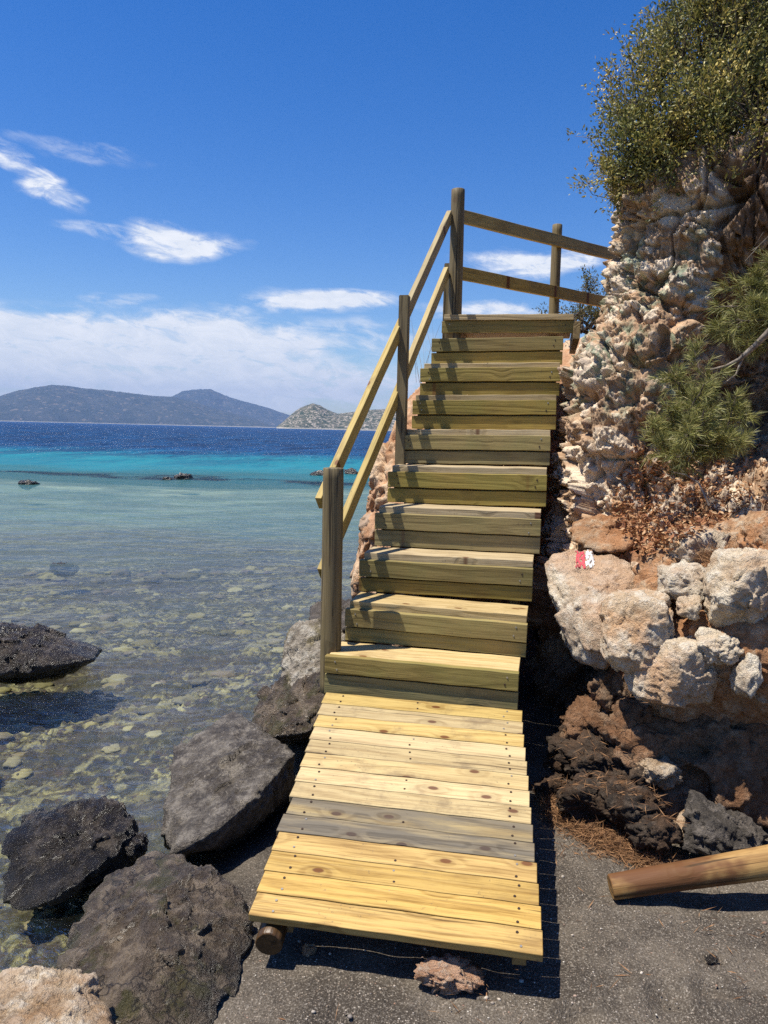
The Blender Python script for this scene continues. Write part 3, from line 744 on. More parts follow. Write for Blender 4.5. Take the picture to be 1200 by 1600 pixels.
# ------------------------------------------------------------------ sloping boardwalk at the foot
ramp = empty('wooden_ramp', (0.1, 2.9, 0.0))
tag(ramp, 'sloping yellow pine boardwalk at the foot of the stairs, with two grey weathered boards', 'boardwalk')
FL = on(388.4, 1428, EYE - 1.59); FR = on(849.6, 1492, EYE - 1.59); BL = on(507.5, 1080.5, EYE - 1.294); BR = on(813.5, 1109, EYE - 1.294)
NB = 14
ls = [(388.4, 1428)]
for k in range(NB):
    a0, a1 = k / NB, (k + 1) / NB
    f0L, f0R = FL + (BL - FL) * a0, FR + (BR - FR) * a0
    f1L, f1R = FL + (BL - FL) * a1, FR + (BR - FR) * a1
    jl, jr = random.uniform(-0.0015, 0.002), random.uniform(-0.002, 0.001)
    if k in (4, 5): jl += -0.006 if k == 4 else 0.010
    u = (f0R - f0L); L = np.linalg.norm(u); u = u / L
    vd = (f1L + f1R - f0L - f0R); vd = vd / np.linalg.norm(vd)
    wdt = float(np.linalg.norm((f1L + f1R - f0L - f0R) / 2 - u * np.dot((f1L + f1R - f0L - f0R) / 2, u)))
    mt = M['deckgrey'] if k in (4, 5) else (M['deckfront'] if k < 4 else M['deck'])
    o = board('plank', f0L + u * jl, f0R + u * jr, wdt - 0.0032, 0.03, mt, ramp, vdir=Vector(vd.tolist()), sag=random.uniform(-0.001, 0.002))
    if k in (4, 5): o['label'] = 'grey weathered plank'
    for ex in (-L / 2 + 0.085, -0.02, L / 2 - 0.075):
        for sgn in (-1, 1):
            if ex == -0.02 and random.random() < 0.5: continue
            screw(o, ex + random.uniform(-0.01, 0.01), sgn * (wdt * 0.27 + random.uniform(-0.006, 0.006)), 0.0155, SCREW2 if random.random() < 0.2 else None)
uF = (FR - FL) / np.linalg.norm(FR - FL); vF = (BL - FL) / np.linalg.norm(BL - FL)
for s in (0.09, 0.86):
    p0 = FL + uF * s + vF * 0.05 - UP * 0.033; p1 = BL + uF * s - UP * 0.033
    board('bearer', p0, p1, 0.045, 0.075, M['railend'], ramp, vdir=Vector(uF.tolist()))
q0 = at(421, 1462, 2.30); 
lg0 = FL + uF * 0.072 - vF * 0.012 - UP * 0.082; lg1 = lg0 + vF * 0.9 - UP * 0.04
cyl('bearer_log', lg0 - UP * 0.005, lg1, 0.046, 0.046, M['wetlog'], ramp, along='X', wob=0.03, seed=4)
lg0 = BL + uF * 0.09 - UP * 0.6 - vF * 0.1
cyl('leg', np.array([BL[0] + 0.06, BL[1] - 0.12, -0.1]), np.array([BL[0] + 0.06, BL[1] - 0.12, BL[2] - 0.06]), 0.045, 0.045, M['wetlog'], ramp, wob=0.02)
cyl('leg', np.array([BR[0] - 0.08, BR[1] - 0.12, -0.1]), np.array([BR[0] - 0.08, BR[1] - 0.12, BR[2] - 0.06]), 0.045, 0.045, M['wetlog'], ramp, wob=0.02)

# ------------------------------------------------------------------ loose log on the sand
q0 = on(962, 1385, 0.055); q1 = at(1200, 1347, 2.74)
dlog = (q1 - q0) / np.linalg.norm(q1 - q0)
lo = cyl('log', q0 - dlog * 0.02, q0 + dlog * 1.9, 0.045, 0.088, M['log'], None, along='X', wob=0.02, seed=9, seg=40)
tag(lo, 'round brown timber log lying on the dark sand, one end raised to the right', 'log')


# ------------------------------------------------------------------ rocks
def facets(p, seed=0):
    """fractured surface: every cell a tilted chip"""
    q = p + 0.35 * np.stack([vnoise(p * 1.3 + k * 7, seed + 60 + k) for k in range(3)], 1)
    i = np.floor(q).astype(np.int64); best = np.full(len(q), 9.0); out = np.zeros(len(q))
    for dx in (-1, 0, 1):
        for dy in (-1, 0, 1):
            for dz in (-1, 0, 1):
                c = i + np.array([dx, dy, dz]); h = _hash(c[:, 0], c[:, 1], c[:, 2], seed); g = _hash(c[:, 0], c[:, 1], c[:, 2], seed + 991)
                u = lambda a, k: ((a >> np.uint32(k)) & np.uint32(1023)) / 1023.0
                r = q - (c + np.stack([u(h, 0), u(h, 10), u(h, 20)], 1)); d = (r * r).sum(1)
                val = (r * (np.stack([u(g, 0), u(g, 10), u(g, 20)], 1) - 0.5)).sum(1) * 2.0 + (u(g, 5) - 0.5) * 0.8
                m = d < best; out = np.where(m, val, out); best = np.where(m, d, best)
    return out

def planes_rock(planes, dirs, p=9.0):
    acc = np.zeros(len(dirs))
    for n, d in planes:
        acc += np.clip(dirs @ n / d, 0, None) ** p
    return np.clip(acc, 1e-9, None) ** (-1 / p)

def hull_planes(pts):
    bm = bmesh.new()
    for q in pts: bm.verts.new(Vector([float(v) for v in q]))
    r = bmesh.ops.convex_hull(bm, input=bm.verts)
    bmesh.ops.recalc_face_normals(bm, faces=bm.faces)
    bm.normal_update()
    out = []
    for f in bm.faces:
        n = np.array(f.normal); d = float(f.normal.dot(f.verts[0].co))
        if d > 1e-4 and f.calc_area() > 1e-8: out.append((n, d))
    bm.free(); return out

ROCKS = []
def make_rock(name, ctr, size, mat, seed=0, sub=6, nfacets=14, rot=0.0, pts=None, rough=1.0, cong=0.0, p=10.0, fine=1.0, label=None, cat='rock', kind=None, group=None, attr_fn=None, layered=0.0):
    """a boulder: rounded polyhedron (hull of pts, or random facets in an ellipsoid) broken up by several scales of noise"""
    rs = np.random.default_rng(seed + 100)
    dirs, f = ico(sub)
    ctr = np.array(ctr, float)
    if pts is not None:
        pl = hull_planes([np.array(q) - ctr for q in pts])
        rr = planes_rock(pl, dirs, p); v = dirs * rr[:, None]
        s = float(np.mean(rr))
    else:
        sz = np.array(size, float); pl = []
        for k in range(nfacets):
            n = rs.normal(size=3); n /= np.linalg.norm(n); pl.append((n, rs.uniform(0.78, 1.05)))
        for ax in range(3):
            for sg in (-1, 1):
                n = np.zeros(3); n[ax] = sg; pl.append((n, 1.0))
        rr = np.minimum(planes_rock(pl, dirs, p), 1.25); v = dirs * rr[:, None] * sz
        c, s_ = math.cos(rot), math.sin(rot); v = v @ np.array([[c, s_, 0], [-s_, c, 0], [0, 0, 1]])
        s = float(np.cbrt(sz.prod()))
    o = v + ctr + seed * 3.17
    nrm = v / np.linalg.norm(v, axis=1)[:, None]
    d = fbm(o / s * 1.1, 4, seed, 0.5) * 0.12 * s * rough
    d += fbm(o / s * 3.2, 5, seed + 3, 0.6, True) * 0.13 * s * rough
    d += facets(o / s * 1.7, seed + 20) * 0.22 * s * rough + facets(o / s * 5.5, seed + 21) * 0.075 * s * rough
    d += facets(o * 22, seed + 22) * 0.010 * (0.3 + 1.4 * sstep(-0.1, 0.2, fbm(o / s * 1.5, 3, seed + 44))) * fine
    a = fbm(o * 14, 4, seed + 7, 0.6)
    d += a * 0.030 * fine
    d += fbm(o * 38, 3, seed + 8, 0.6, True) * 0.010 * fine
    cav = sstep(0.10, -0.25, a) * 0.6
    if layered:
        lz = o @ np.array([0.3, 0.25, 0.9]); w_ = np.abs(((lz * 16 + 2 * fbm(o * 4, 3, seed)) % 1.0) - 0.5) * 2
        d += (w_ ** 2 - 0.4) * 0.02 * layered
    if cong:
        h, idn = stones(o * 5.5, seed); h2, id2 = stones(o * 14.0, seed + 1)
        d += cong * (0.06 * h + 0.022 * h2); cav = np.maximum(cav, 1 - np.maximum(h, h2 * 0.8))
    v = v + nrm * d[:, None]
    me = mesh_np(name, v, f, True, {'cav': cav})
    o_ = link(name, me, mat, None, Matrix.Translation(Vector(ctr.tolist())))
    tag(o_, label, cat if label else None, group, kind)
    ROCKS.append(o_)
    return o_

def pts_rock(name, front, back_off, mat, **kw):
    """front: list of (px,py,Y) corners on the near faces; back_off: vector to the far side"""
    P_ = [at(*q) for q in front]
    P_ += [q + np.array(back_off) for q in P_]
    ctr = np.mean(P_, axis=0)
    return make_rock(name, ctr, None, mat, pts=P_, **kw)

# --- seaward rocks
make_rock('rock', None, None, M['slab'], seed=1, sub=6, p=16, rough=0.42, fine=0.7, label='large slanted grey slab with a pale broken edge, resting beside the boardwalk', pts=[
    at(256, 1318, 3.02), at(262, 1205, 3.45), at(268, 1165, 3.7), at(362, 1108, 4.05), at(395, 1140, 4.0), at(452, 1172, 3.72), at(458, 1215, 3.45), at(430, 1250, 3.22), at(345, 1325, 2.92), at(275, 1335, 2.90),
    at(452, 1172, 3.72) + [0.02, 0.1, -0.25], at(395, 1140, 4.0) + [0, .1, -.3], at(300, 1330, 3.0) + [0.1, 0.1, -0.12], at(260, 1200, 3.5) + [0, .1, -.3]], ) if False else None
def rock_pts(name, P_, mat, **kw):
    P_ = [np.array(q, float) for q in P_]
    return make_rock(name, np.mean(P_, axis=0), None, mat, pts=P_, **kw)
rock_pts('rock', [at(258, 1322, 3.05), at(260, 1240, 3.30), at(272, 1168, 3.66), at(362, 1106, 4.02), at(396, 1140, 3.95), at(450, 1168, 3.72), at(286, 1325, 2.93), at(345, 1290, 3.0), at(405, 1238, 3.2), at(453, 1182, 3.55),
                  at(262, 1338, 3.02), at(340, 1330, 3.06), at(430, 1260, 3.34), at(462, 1222, 3.62),
                  at(452, 1200, 3.8) + np.array([0.0, 0.12, -0.3]), at(396, 1140, 3.95) + np.array([0, .15, -.3]), at(262, 1230, 3.4) + np.array([0, .1, -.3])],
         M['slab'], seed=1, p=44, rough=0.36, fine=0.8, label='large slanted grey slab with a pale broken edge, resting beside the boardwalk')
rock_pts('rock', [at(8, 1395, 2.86), at(10, 1310, 3.05), at(40, 1275, 3.2), at(105, 1255, 3.3), at(165, 1248, 3.22), at(180, 1246, 3.2), at(200, 1275, 3.1), at(206, 1310, 3.05), at(150, 1360, 2.88), at(60, 1415, 2.78), at(20, 1425, 2.78),
                  at(120, 1300, 3.0) + np.array([0, 0.4, -0.4]), at(30, 1320, 3.0) + np.array([0, 0.35, -0.3]), at(200, 1310, 3.0) + np.array([0, 0.3, -0.3])],
         M['blackrock'], seed=2, p=40, fine=0.5, rough=0.55, label='black wet rock with an upright pale tip, in the water beside the brown boulder')
make_rock('rock', at(214, 1318, 3.05), (0.05, 0.05, 0.04), M['blackrock'], seed=31, sub=4, label='small black stone wedged between the black wet rock and the brown boulder')
rock_pts('rock', [at(100, 1500, 2.35), at(120, 1420, 2.6), at(180, 1360, 2.78), at(235, 1330, 2.85), at(320, 1345, 2.75), at(380, 1395, 2.62), at(396, 1450, 2.5), at(360, 1540, 2.3), at(330, 1610, 2.12), at(250, 1640, 1.98), at(150, 1640, 1.98), at(110, 1580, 2.1),
                  at(230, 1450, 2.32), at(200, 1540, 2.1),
                  at(240, 1400, 3.0) + np.array([0, 0.15, -0.5]), at(380, 1420, 2.7) + np.array([0, 0.1, -0.3]), at(130, 1420, 2.7) + np.array([0, 0.1, -0.3])],
         M['brownrock'], seed=3, p=34, fine=0.45, rough=0.50, layered=0.5, label='big rounded brown boulder with mossy patches, left of the boardwalk front corner')
rock_pts('rock', [at(-60, 1530, 2.05), at(0, 1510, 2.1), at(70, 1499, 2.12), at(130, 1510, 2.08), at(175, 1560, 1.95), at(195, 1620, 1.82), at(120, 1680, 1.7), at(-50, 1680, 1.7), at(60, 1570, 1.85),
                  at(50, 1550, 2.2) + np.array([0, 0.1, -0.4]), at(150, 1600, 2.0) + np.array([0, 0.05, -0.3]), at(-60, 1600, 2.0) + np.array([0, 0, -.3])],
         M['tanrock'], seed=4, p=7, rough=0.5, cong=0.15, label='pale tan pitted limestone rock in the bottom left corner')
rock_pts('rock', [at(-160, 1010, 5.3), at(-90, 975, 5.6), at(0, 971, 5.7), at(55, 974, 5.75), at(100, 990, 5.8), at(165, 1012, 5.9), at(150, 1030, 5.6), at(60, 1050, 5.3), at(-80, 1060, 5.1), at(0, 1010, 5.3),
                  at(60, 1030, 5.9) + np.array([0, 0.3, -0.3]), at(-120, 1030, 5.6) + np.array([0, 0.4, -0.3])],
         M['blackrock'], seed=5, p=22, fine=0.6, rough=0.5, label='dark brown low rock in the sea at the left edge of the picture')
rock_pts('rock', [at(440, 1085, 4.3), at(446, 1000, 4.45), at(460, 970, 4.5), at(500, 965, 4.5), at(540, 985, 4.4), at(545, 1060, 4.25), at(500, 1100, 4.05), at(455, 1110, 4.1),
                  at(480, 1000, 4.8) + np.array([0, 0.25, -0.5]), at(540, 1000, 4.7) + np.array([0, 0.2, -0.5])],
         M['palerock'], seed=6, p=30, rough=0.5, label='pale grey cracked boulder against the foot of the stair post')
rock_pts('rock', [at(392, 1130, 4.1), at(410, 1075, 4.3), at(450, 1050, 4.3), at(510, 1045, 4.15), at(515, 1120, 3.9), at(470, 1150, 3.85), at(415, 1148, 3.95),
                  at(450, 1100, 4.5) + np.array([0, 0.2, -0.35]), at(515, 1090, 4.3) + np.array([0, 0.2, -0.3])],
         M['brownrock'], seed=7, p=20, fine=0.6, rough=0.6, label='dark mossy rock below the pale boulder, left of the lowest step')
rock_pts('rock', [at(480, 960, 5.1), at(490, 942, 5.3), at(530, 932, 5.35), at(575, 940, 5.2), at(580, 980, 4.9), at(500, 985, 4.9), at(530, 950, 5.7) + np.array([0, 0, -.4])],
         M['darkrock'], seed=8, sub=5, rough=0.7, label='dark jagged rock in the water just behind the lower railing post')
make_rock('rock', at(572, 905, 5.0), (0.07, 0.08, 0.07), M['orangerock'], seed=9, sub=5, label='small reddish stone beside the left end of the third step')
# --- rocks out in the water
for k, (px, py, Yk, sx_, sz_, lab) in enumerate([
    (45, 757, 23.6, 0.28, 0.13, 'low black rock breaking the surface at the reef, far left'),
    (285, 747, 28.0, 0.34, 0.16, 'small dark rock on the reef line in the middle of the water'),
    (497, 743, 29.5, 0.32, 0.20, 'dark rock on the reef left of the railing post top'),
    (548, 741, 29.5, 0.30, 0.22, 'dark rounded rock on the reef right of the railing post top'),
    (262, 749, 27.8, 0.16, 0.08, 'tiny dark rock at the left of the small reef rock'),
    (578, 742, 30.0, 0.30, 0.12, 'flat dark rock on the reef seen between the two handrails'),
    (100, 879, 10.5, 0.17, 0.10, 'submerged rock just breaking the surface in the middle water')]):
    q = on(px, py, WATER); make_rock('rock', (q[0], q[1], WATER + (0.0 if k < 6 else -0.09)), (sx_, sx_ * 0.8, sz_), M['blackrock'] if k < 6 else M['brownrock'], seed=40 + k, sub=4, rough=1.2, label=lab)

# --- outcrop beneath the stairs, seaward side
def stair_pt(n, du, dz):
    A, B = NOSE[n]; return A + (B - A) / np.linalg.norm(B - A) * du + UP * dz
ob = [at(556, 858, 5.15), at(566, 800, 5.2), at(578, 742, 5.3), at(600, 700, 5.5), at(622, 660, 5.75), at(640, 615, 6.0), at(660, 588, 6.2), at(588, 880, 5.0), at(572, 850, 5.0)]
ob += [stair_pt(4, 0.1, -0.30), stair_pt(6, 0.05, -0.22), stair_pt(8, 0.05, -0.2), stair_pt(9, 0.5, -0.3), stair_pt(5, 0.8, -0.5), np.array([0.9, 7.5, 2.1]), np.array([0.5, 7.5, 1.6]),
       np.array([-0.2, 5.2, -0.5]), np.array([0.9, 5.0, -0.5]), np.array([1.0, 8.0, -0.5]), np.array([-0.1, 7.5, -0.5])]

# conglomerate material with embedded stones (used by the cliff and the outcrop)
def cliffmat(name, matrix, stone_a, stone_b, green):
    m, t, b = material(name)
    P = t.new('ShaderNodeNewGeometry').outputs['Position']
    st = t.attr('stone'); hid = t.attr('sid'); cav = t.attr('cav'); org = t.attr('org')
    a = t.noise(P, 9, 6, 0.7); d = t.noise(P, 60, 5, 0.75)
    mat_ = t.mix(t.ramp(a, 0.38, 0.62), matrix, tuple(min(0.7, q * 1.55) for q in matrix))
    mat_ = t.mix(org, mat_, t.mix(t.ramp(a, 0.35, 0.65), (0.34, 0.15, 0.065), (0.45, 0.27, 0.15)))
    stc = t.mix(hid, stone_a, stone_b)
    stc = t.mix(t.ramp(t.math('FRACT', t.math('MULTIPLY', hid, 9.7)), 0.7, 0.95), stc, (0.34, 0.27, 0.21))
    stc = t.mix(t.ramp(d, 0.5, 0.7, 0, 0.5), stc, (0.25, 0.21, 0.165))
    stc = t.mix(t.math('MULTIPLY', org, 0.45), stc, (0.44, 0.25, 0.13))
    col = t.mix(st, mat_, stc)
    if green:
        sx3 = t.new('ShaderNodeSeparateXYZ'); t.put(sx3, 0, P)
        gmask = t.math('MULTIPLY', t.ramp(t.noise(P, 4.2, 3, 0.5), 0.45, 0.54), t.ramp(t.noise(P, 13, 4, 0.6), 0.44, 0.58))
        zone = t.math('MULTIPLY', t.ramp(sx3.outputs[2], 1.75, 2.0), t.ramp(sx3.outputs[2], 3.1, 2.85))
        zone = t.math('MULTIPLY', zone, t.ramp(sx3.outputs[0], 1.95, 1.75))
        col = t.mix(t.math('MULTIPLY', t.math('MULTIPLY', gmask, zone), 0.68), col, t.mix(t.ramp(a, 0.4, 0.6), (0.10, 0.20, 0.13), (0.22, 0.32, 0.22)))
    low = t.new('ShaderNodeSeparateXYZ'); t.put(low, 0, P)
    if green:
        recess_shade = t.math('MULTIPLY', t.ramp(t.math('ADD', low.outputs[0], t.math('MULTIPLY', a, 0.5)), 1.95, 2.3), t.ramp(t.math('ADD', low.outputs[2], t.math('MULTIPLY', a, 0.4)), 1.75, 2.1))  # shade of the overhung right recess put into the colour as dark brown
        recess_shade = t.math('MULTIPLY', recess_shade, t.math('SUBTRACT', 1.0, t.math('MULTIPLY', st, 0.4)))
        col = t.mix(t.math('MULTIPLY', recess_shade, 0.85), col, t.mix(t.ramp(a, 0.4, 0.65), (0.075, 0.045, 0.028), (0.17, 0.105, 0.062)))
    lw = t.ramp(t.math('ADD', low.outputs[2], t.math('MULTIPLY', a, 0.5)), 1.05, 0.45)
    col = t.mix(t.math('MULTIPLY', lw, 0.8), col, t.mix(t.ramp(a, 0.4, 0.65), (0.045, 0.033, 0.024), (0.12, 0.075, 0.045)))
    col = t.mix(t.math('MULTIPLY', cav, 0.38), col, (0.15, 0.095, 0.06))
    col = t.mix(t.ramp(d, 0.43, 0.27, 0, 0.45), col, (0.13, 0.09, 0.06))
    t.put(b, 'Base Color', col); t.put(b, 'Roughness', 0.9); b.inputs['Specular IOR Level'].default_value = 0.15
    h = t.math('ADD', a, t.math('MULTIPLY', d, 0.6)); h = t.math('ADD', h, t.math('MULTIPLY', t.noise(P, 190, 3, 0.7), 0.25))
    t.put(b, 'Normal', t.bump(h, 0.8, 0.022))
    return m
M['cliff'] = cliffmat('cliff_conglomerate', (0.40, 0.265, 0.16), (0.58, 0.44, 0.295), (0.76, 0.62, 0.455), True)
M['bank'] = cliffmat('bank_conglomerate', (0.44, 0.25, 0.14), (0.52, 0.34, 0.20), (0.60, 0.45, 0.30), False)

def cong_disp(o, seed, big=1.0):
    h1, i1 = stones(o * 3.4, seed + 2); h2, i2 = stones(o * 9, seed); h3, i3 = stones(o * 19, seed + 1); h4, i4 = stones(o * 42, seed + 4)
    d = facets(o * 1.9, seed + 30) * 0.10 + facets(o * 4.4, seed + 31) * 0.05 + facets(o * 11, seed + 32) * 0.032 + facets(o * 25, seed + 33) * 0.010 + facets(o * 55, seed + 34) * 0.004
    d = d + fbm(o * 0.9, 3, seed + 5) * 0.30 * big + fbm(o * 2.6, 4, seed + 6, 0.55, True) * 0.16 * big
    on1 = (i1 > 0.62)
    zm = sstep(-0.12, 0.12, fbm(o * 1.7, 3, seed + 15)); zm3 = 0.35 + 0.65 * sstep(-0.15, 0.1, fbm(o * 3.1, 3, seed + 16))
    h2 = h2 * zm; h3 = h3 * zm3
    chip = 1 + 0.5 * facets(o * 16, seed + 35)
    d = d + 0.03 * h1 * on1 + 0.038 * h2 * (i2 > 0.5) * chip + 0.018 * h3 * (i3 > 0.45) * chip + 0.008 * h4 * (i4 > 0.3)
    cr1, cr2, _c = worley(o * 2.4 + 0.3 * np.stack([vnoise(o * 5, 71), vnoise(o * 5, 72), vnoise(o * 5, 73)], 1), seed + 41)
    d = d - 0.07 * sstep(0.09, 0.0, cr2 - cr1)
    d = d + fbm(o * 20, 4, seed + 8, 0.65, True) * 0.022 + fbm(o * 60, 3, seed + 9, 0.6, True) * 0.010
    stone = np.maximum(np.maximum(sstep(0.15, 0.5, h1) * on1, sstep(0.2, 0.55, h2) * (i2 > 0.55)), sstep(0.25, 0.6, h3) * (i3 > 0.4) * 0.9)
    sid = np.where(h3 * (i3 > .4) > 0.4, i3, np.where(h2 * (i2 > .55) > 0.3, i2, i1))
    cav = np.clip(1 - np.maximum.reduce([h1 * on1, h2, h3]) * 1.5, 0, 1)
    org = sstep(0.0, 0.22, fbm(o * 1.3 + 7, 4, seed + 11) + 0.02)
    return d, stone, sid, cav, org

def bank(name, pts, seed, sub, mat, zscale=1.0, big=0.5):
    pts = [np.array(q, float) for q in pts]; ctr = np.mean(pts, axis=0)
    dirs, f = ico(sub); rr = planes_rock(hull_planes([q - ctr for q in pts]), dirs, 14); v = dirs * rr[:, None]
    d, st, sid, cav, org = cong_disp(v + ctr, seed, big)
    v = v + dirs * (d * 0.8)[:, None]
    org = np.clip(org + 0.3, 0, 1)
    me = mesh_np(name, v, f, True, {'stone': st, 'sid': sid, 'cav': cav, 'org': org})
    o = link(name, me, mat, None, Matrix.Translation(Vector(ctr.tolist()))); tag(o, kind='structure'); return o
bank('rock_bank', ob, 12, 7, M['bank'])
bank('hillside', [(1.3, 7.0, 2.45), (2.2, 6.6, 2.5), (4.5, 6.5, 2.9), (1.2, 9.5, 2.6), (5, 9.5, 3.4), (0.9, 7.0, -0.5), (5.5, 6.2, -0.5), (0.9, 10, -0.5), (6, 10, -0.5), (0.9, 8, 2.2)], 14, 6, M['bank'])

# ------------------------------------------------------------------ the cliff: contours at successive heights, lofted
LV = [  # z, plan curve (x, y) from behind the stairs, round the nose, to the right foreground
    (-0.40, [(3.2, 6.6), (1.9, 5.9), (1.35, 5.45), (1.15, 5), (1.25, 4.55), (1.75, 4.45), (2.3, 4.25), (3.1, 3.7), (4.2, 2.7)]),
    (0.35, [(3.2, 6.6), (1.9, 5.9), (1.3, 5.45), (1.08, 4.95), (1.18, 4.5), (1.65, 4.3), (2.2, 4.1), (3, 3.6), (4.2, 2.6)]),
    (0.80, [(3.2, 6.6), (1.924, 5.9), (1.314, 5.4), (1.1, 4.75), (1.184, 4.32), (1.474, 4), (1.95, 3.75), (2.6, 3.3), (4, 2.3)]),
    (1.02, [(3.2, 6.6), (1.945, 5.9), (1.36, 5.4), (1.17, 4.8), (1.26, 4.42), (1.525, 4.1), (1.95, 3.85), (2.6, 3.4), (4, 2.4)]),
    (1.20, [(3.2, 6.6), (1.939, 5.9), (1.354, 5.4), (1.18, 4.9), (1.306, 4.55), (1.589, 4.3), (2, 4.1), (2.6, 3.7), (4, 2.8)]),
    (1.45, [(3.2, 6.6), (1.93, 5.9), (1.36, 5.4), (1.18, 5), (1.325, 4.66), (1.63, 4.5), (2.1, 4.45), (2.7, 4.2), (4, 3.5)]),
    (1.80, [(3.2, 6.6), (1.918, 6), (1.388, 5.5), (1.19, 5.08), (1.337, 4.72), (1.698, 4.62), (2.25, 5.05), (2.9, 5), (4.1, 4.3)]),
    (2.20, [(3.2, 6.6), (2.018, 6), (1.498, 5.6), (1.28, 5.15), (1.417, 4.78), (1.758, 4.66), (2.3, 5.25), (2.9, 5.15), (4.1, 4.4)]),
    (2.60, [(3.2, 6.6), (2.13, 6.1), (1.66, 5.7), (1.46, 5.2), (1.565, 4.82), (1.83, 4.66), (2.3, 5), (2.9, 4.9), (4.1, 4.1)]),
    (3.00, [(3.3, 6.7), (2.224, 6.2), (1.724, 5.7), (1.52, 5.2), (1.604, 4.82), (1.844, 4.6), (2.3, 4.4), (2.9, 4.15), (4.1, 3.5)]),
    (3.28, [(3.4, 6.7), (2.3, 6.2), (1.75, 5.7), (1.52, 5.2), (1.62, 4.86), (1.88, 4.62), (2.3, 4.42), (2.9, 4.2), (4.1, 3.6)]),
    (3.42, [(3.6, 6.8), (2.5, 6.3), (2, 5.9), (1.78, 5.4), (1.88, 5.05), (2.1, 4.85), (2.5, 4.6), (3.1, 4.35), (4.3, 3.8)]),
    (3.55, [(4, 7.2), (3.2, 6.9), (2.8, 6.5), (2.6, 6), (2.7, 5.6), (2.9, 5.4), (3.2, 5.2), (3.8, 4.9), (4.9, 4.4)]),
    (3.85, [(5, 7.8), (4.6, 7.6), (4.4, 7.4), (4.2, 7), (4.3, 6.8), (4.4, 6.6), (4.6, 6.4), (5, 6.2), (5.8, 5.8)]),
]
def catmull(P_, n, ts=None):
    P_ = np.array(P_); k = len(P_); tt = np.linspace(0, k - 1, n) if ts is None else ts; out = np.zeros((n, P_.shape[1]))
    Q = np.vstack([2 * P_[0] - P_[1], P_, 2 * P_[-1] - P_[-2]])
    for j, tv in enumerate(tt):
        i = min(int(tv), k - 2); f = tv - i; a, b_, c, d = Q[i], Q[i + 1], Q[i + 2], Q[i + 3]
        out[j] = 0.5 * ((2 * b_) + (c - a) * f + (2 * a - 5 * b_ + 4 * c - d) * f * f + (3 * b_ - a - 3 * c + d) * f ** 3)
    return out
NS, NZ = 660, 560
TS = np.concatenate([np.linspace(0, 1.6, 50, endpoint=False), np.linspace(1.6, 6.4, 560, endpoint=False), np.linspace(6.4, 8, 50)])
cur = np.array([np.hstack([catmull(c, NS, TS), np.full((NS, 1), z)]) for z, c in LV])    # levels x NS x 3
S = np.zeros((NZ, NS, 3))
for j in range(NS): S[:, j, :] = catmull(cur[:, j, :], NZ)
# redistribute columns so that the part facing the beach is finest
du_ = np.roll(S, -1, 1) - np.roll(S, 1, 1); du_[:, 0] = du_[:, 1]; du_[:, -1] = du_[:, -2]
dv_ = np.roll(S, -1, 0) - np.roll(S, 1, 0); dv_[0] = dv_[1]; dv_[-1] = dv_[-2]
N_ = np.cross(du_, dv_); N_ /= np.linalg.norm(N_, axis=2)[..., None] + 1e-9
v = S.reshape(-1, 3); nn_ = N_.reshape(-1, 3)
d, st, sid, cav, org = cong_disp(v, 33, 0.62)
zz = v[:, 2]
soft = sstep(3.35, 3.6, zz)
d = d * (1 - 0.6 * soft)
org = np.clip(org * sstep(2.2, 1.2, zz) + 0.25 * sstep(1.5, 0.9, zz) + org * 0.10, 0, 1)
v = v + nn_ * (d - 0.02)[:, None]
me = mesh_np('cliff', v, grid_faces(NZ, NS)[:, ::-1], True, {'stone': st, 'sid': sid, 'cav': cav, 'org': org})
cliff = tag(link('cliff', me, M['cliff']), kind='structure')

# ------------------------------------------------------------------ boulders at the cliff foot
RB = dict(M=M)
marker = rock_pts('boulder', [at(852, 890, 4.15), at(868, 864, 4.2), at(915, 858, 4.2), at(965, 868, 4.1), at(990, 900, 3.95), at(985, 960, 3.75), at(945, 1050, 3.65), at(900, 1030, 3.75), at(868, 960, 3.9), at(930, 960, 3.65),
                     at(860, 900, 4.5), at(960, 900, 4.6), at(900, 1030, 4.2), at(970, 1040, 4.2)], M['limestone'], seed=51, p=30, rough=0.45, fine=0.6,
         label='grey-white boulder right of the stairs, with a red and white painted trail mark', cat='boulder')
rock_pts('boulder', [at(884, 830, 4.45), at(905, 808, 4.5), at(950, 803, 4.5), at(1000, 812, 4.4), at(1000, 850, 4.2), at(960, 866, 4.15), at(900, 858, 4.25), at(940, 830, 4.9), at(1000, 840, 4.8)], M['orangerock'], seed=52, sub=5, rough=0.7, cong=0.3,
         label='orange blocky stone lying above the boulder with the painted mark', cat='boulder')
bigb = rock_pts('boulder', [at(985, 930, 3.75), at(1005, 870, 3.85), at(1060, 828, 3.9), at(1130, 812, 3.85), at(1200, 790, 3.75), at(1300, 770, 3.6), at(1320, 900, 3.2), at(1200, 960, 3.2), at(1100, 1000, 3.25), at(1000, 1010, 3.5), at(1010, 1060, 3.5), at(1200, 1080, 3.2), at(1330, 1060, 3.1), at(1040, 1130, 3.55), at(1210, 1150, 3.4),
                     at(1010, 1160, 3.7), at(1240, 1190, 3.6), at(1100, 900, 4.6), at(1300, 900, 4.4), at(1100, 1100, 4.6), at(1300, 1150, 4.4)], M['orangerock'], seed=53, sub=7, p=26, rough=0.40, cong=0.45, fine=0.6,
         label='huge orange conglomerate boulder studded with pale stones', cat='boulder')
def blob(px, py, Yc, w, h, dep, mat, seed, lab, sub=5, cat='stone', **kw):
    return make_rock('stone' if cat == 'stone' else 'boulder', at(px, py, Yc), (w / F * Yc / 2 * 1.0, dep, h / F * Yc / 2 * 1.0), mat, seed=seed, sub=sub, label=lab, cat=cat, **kw)
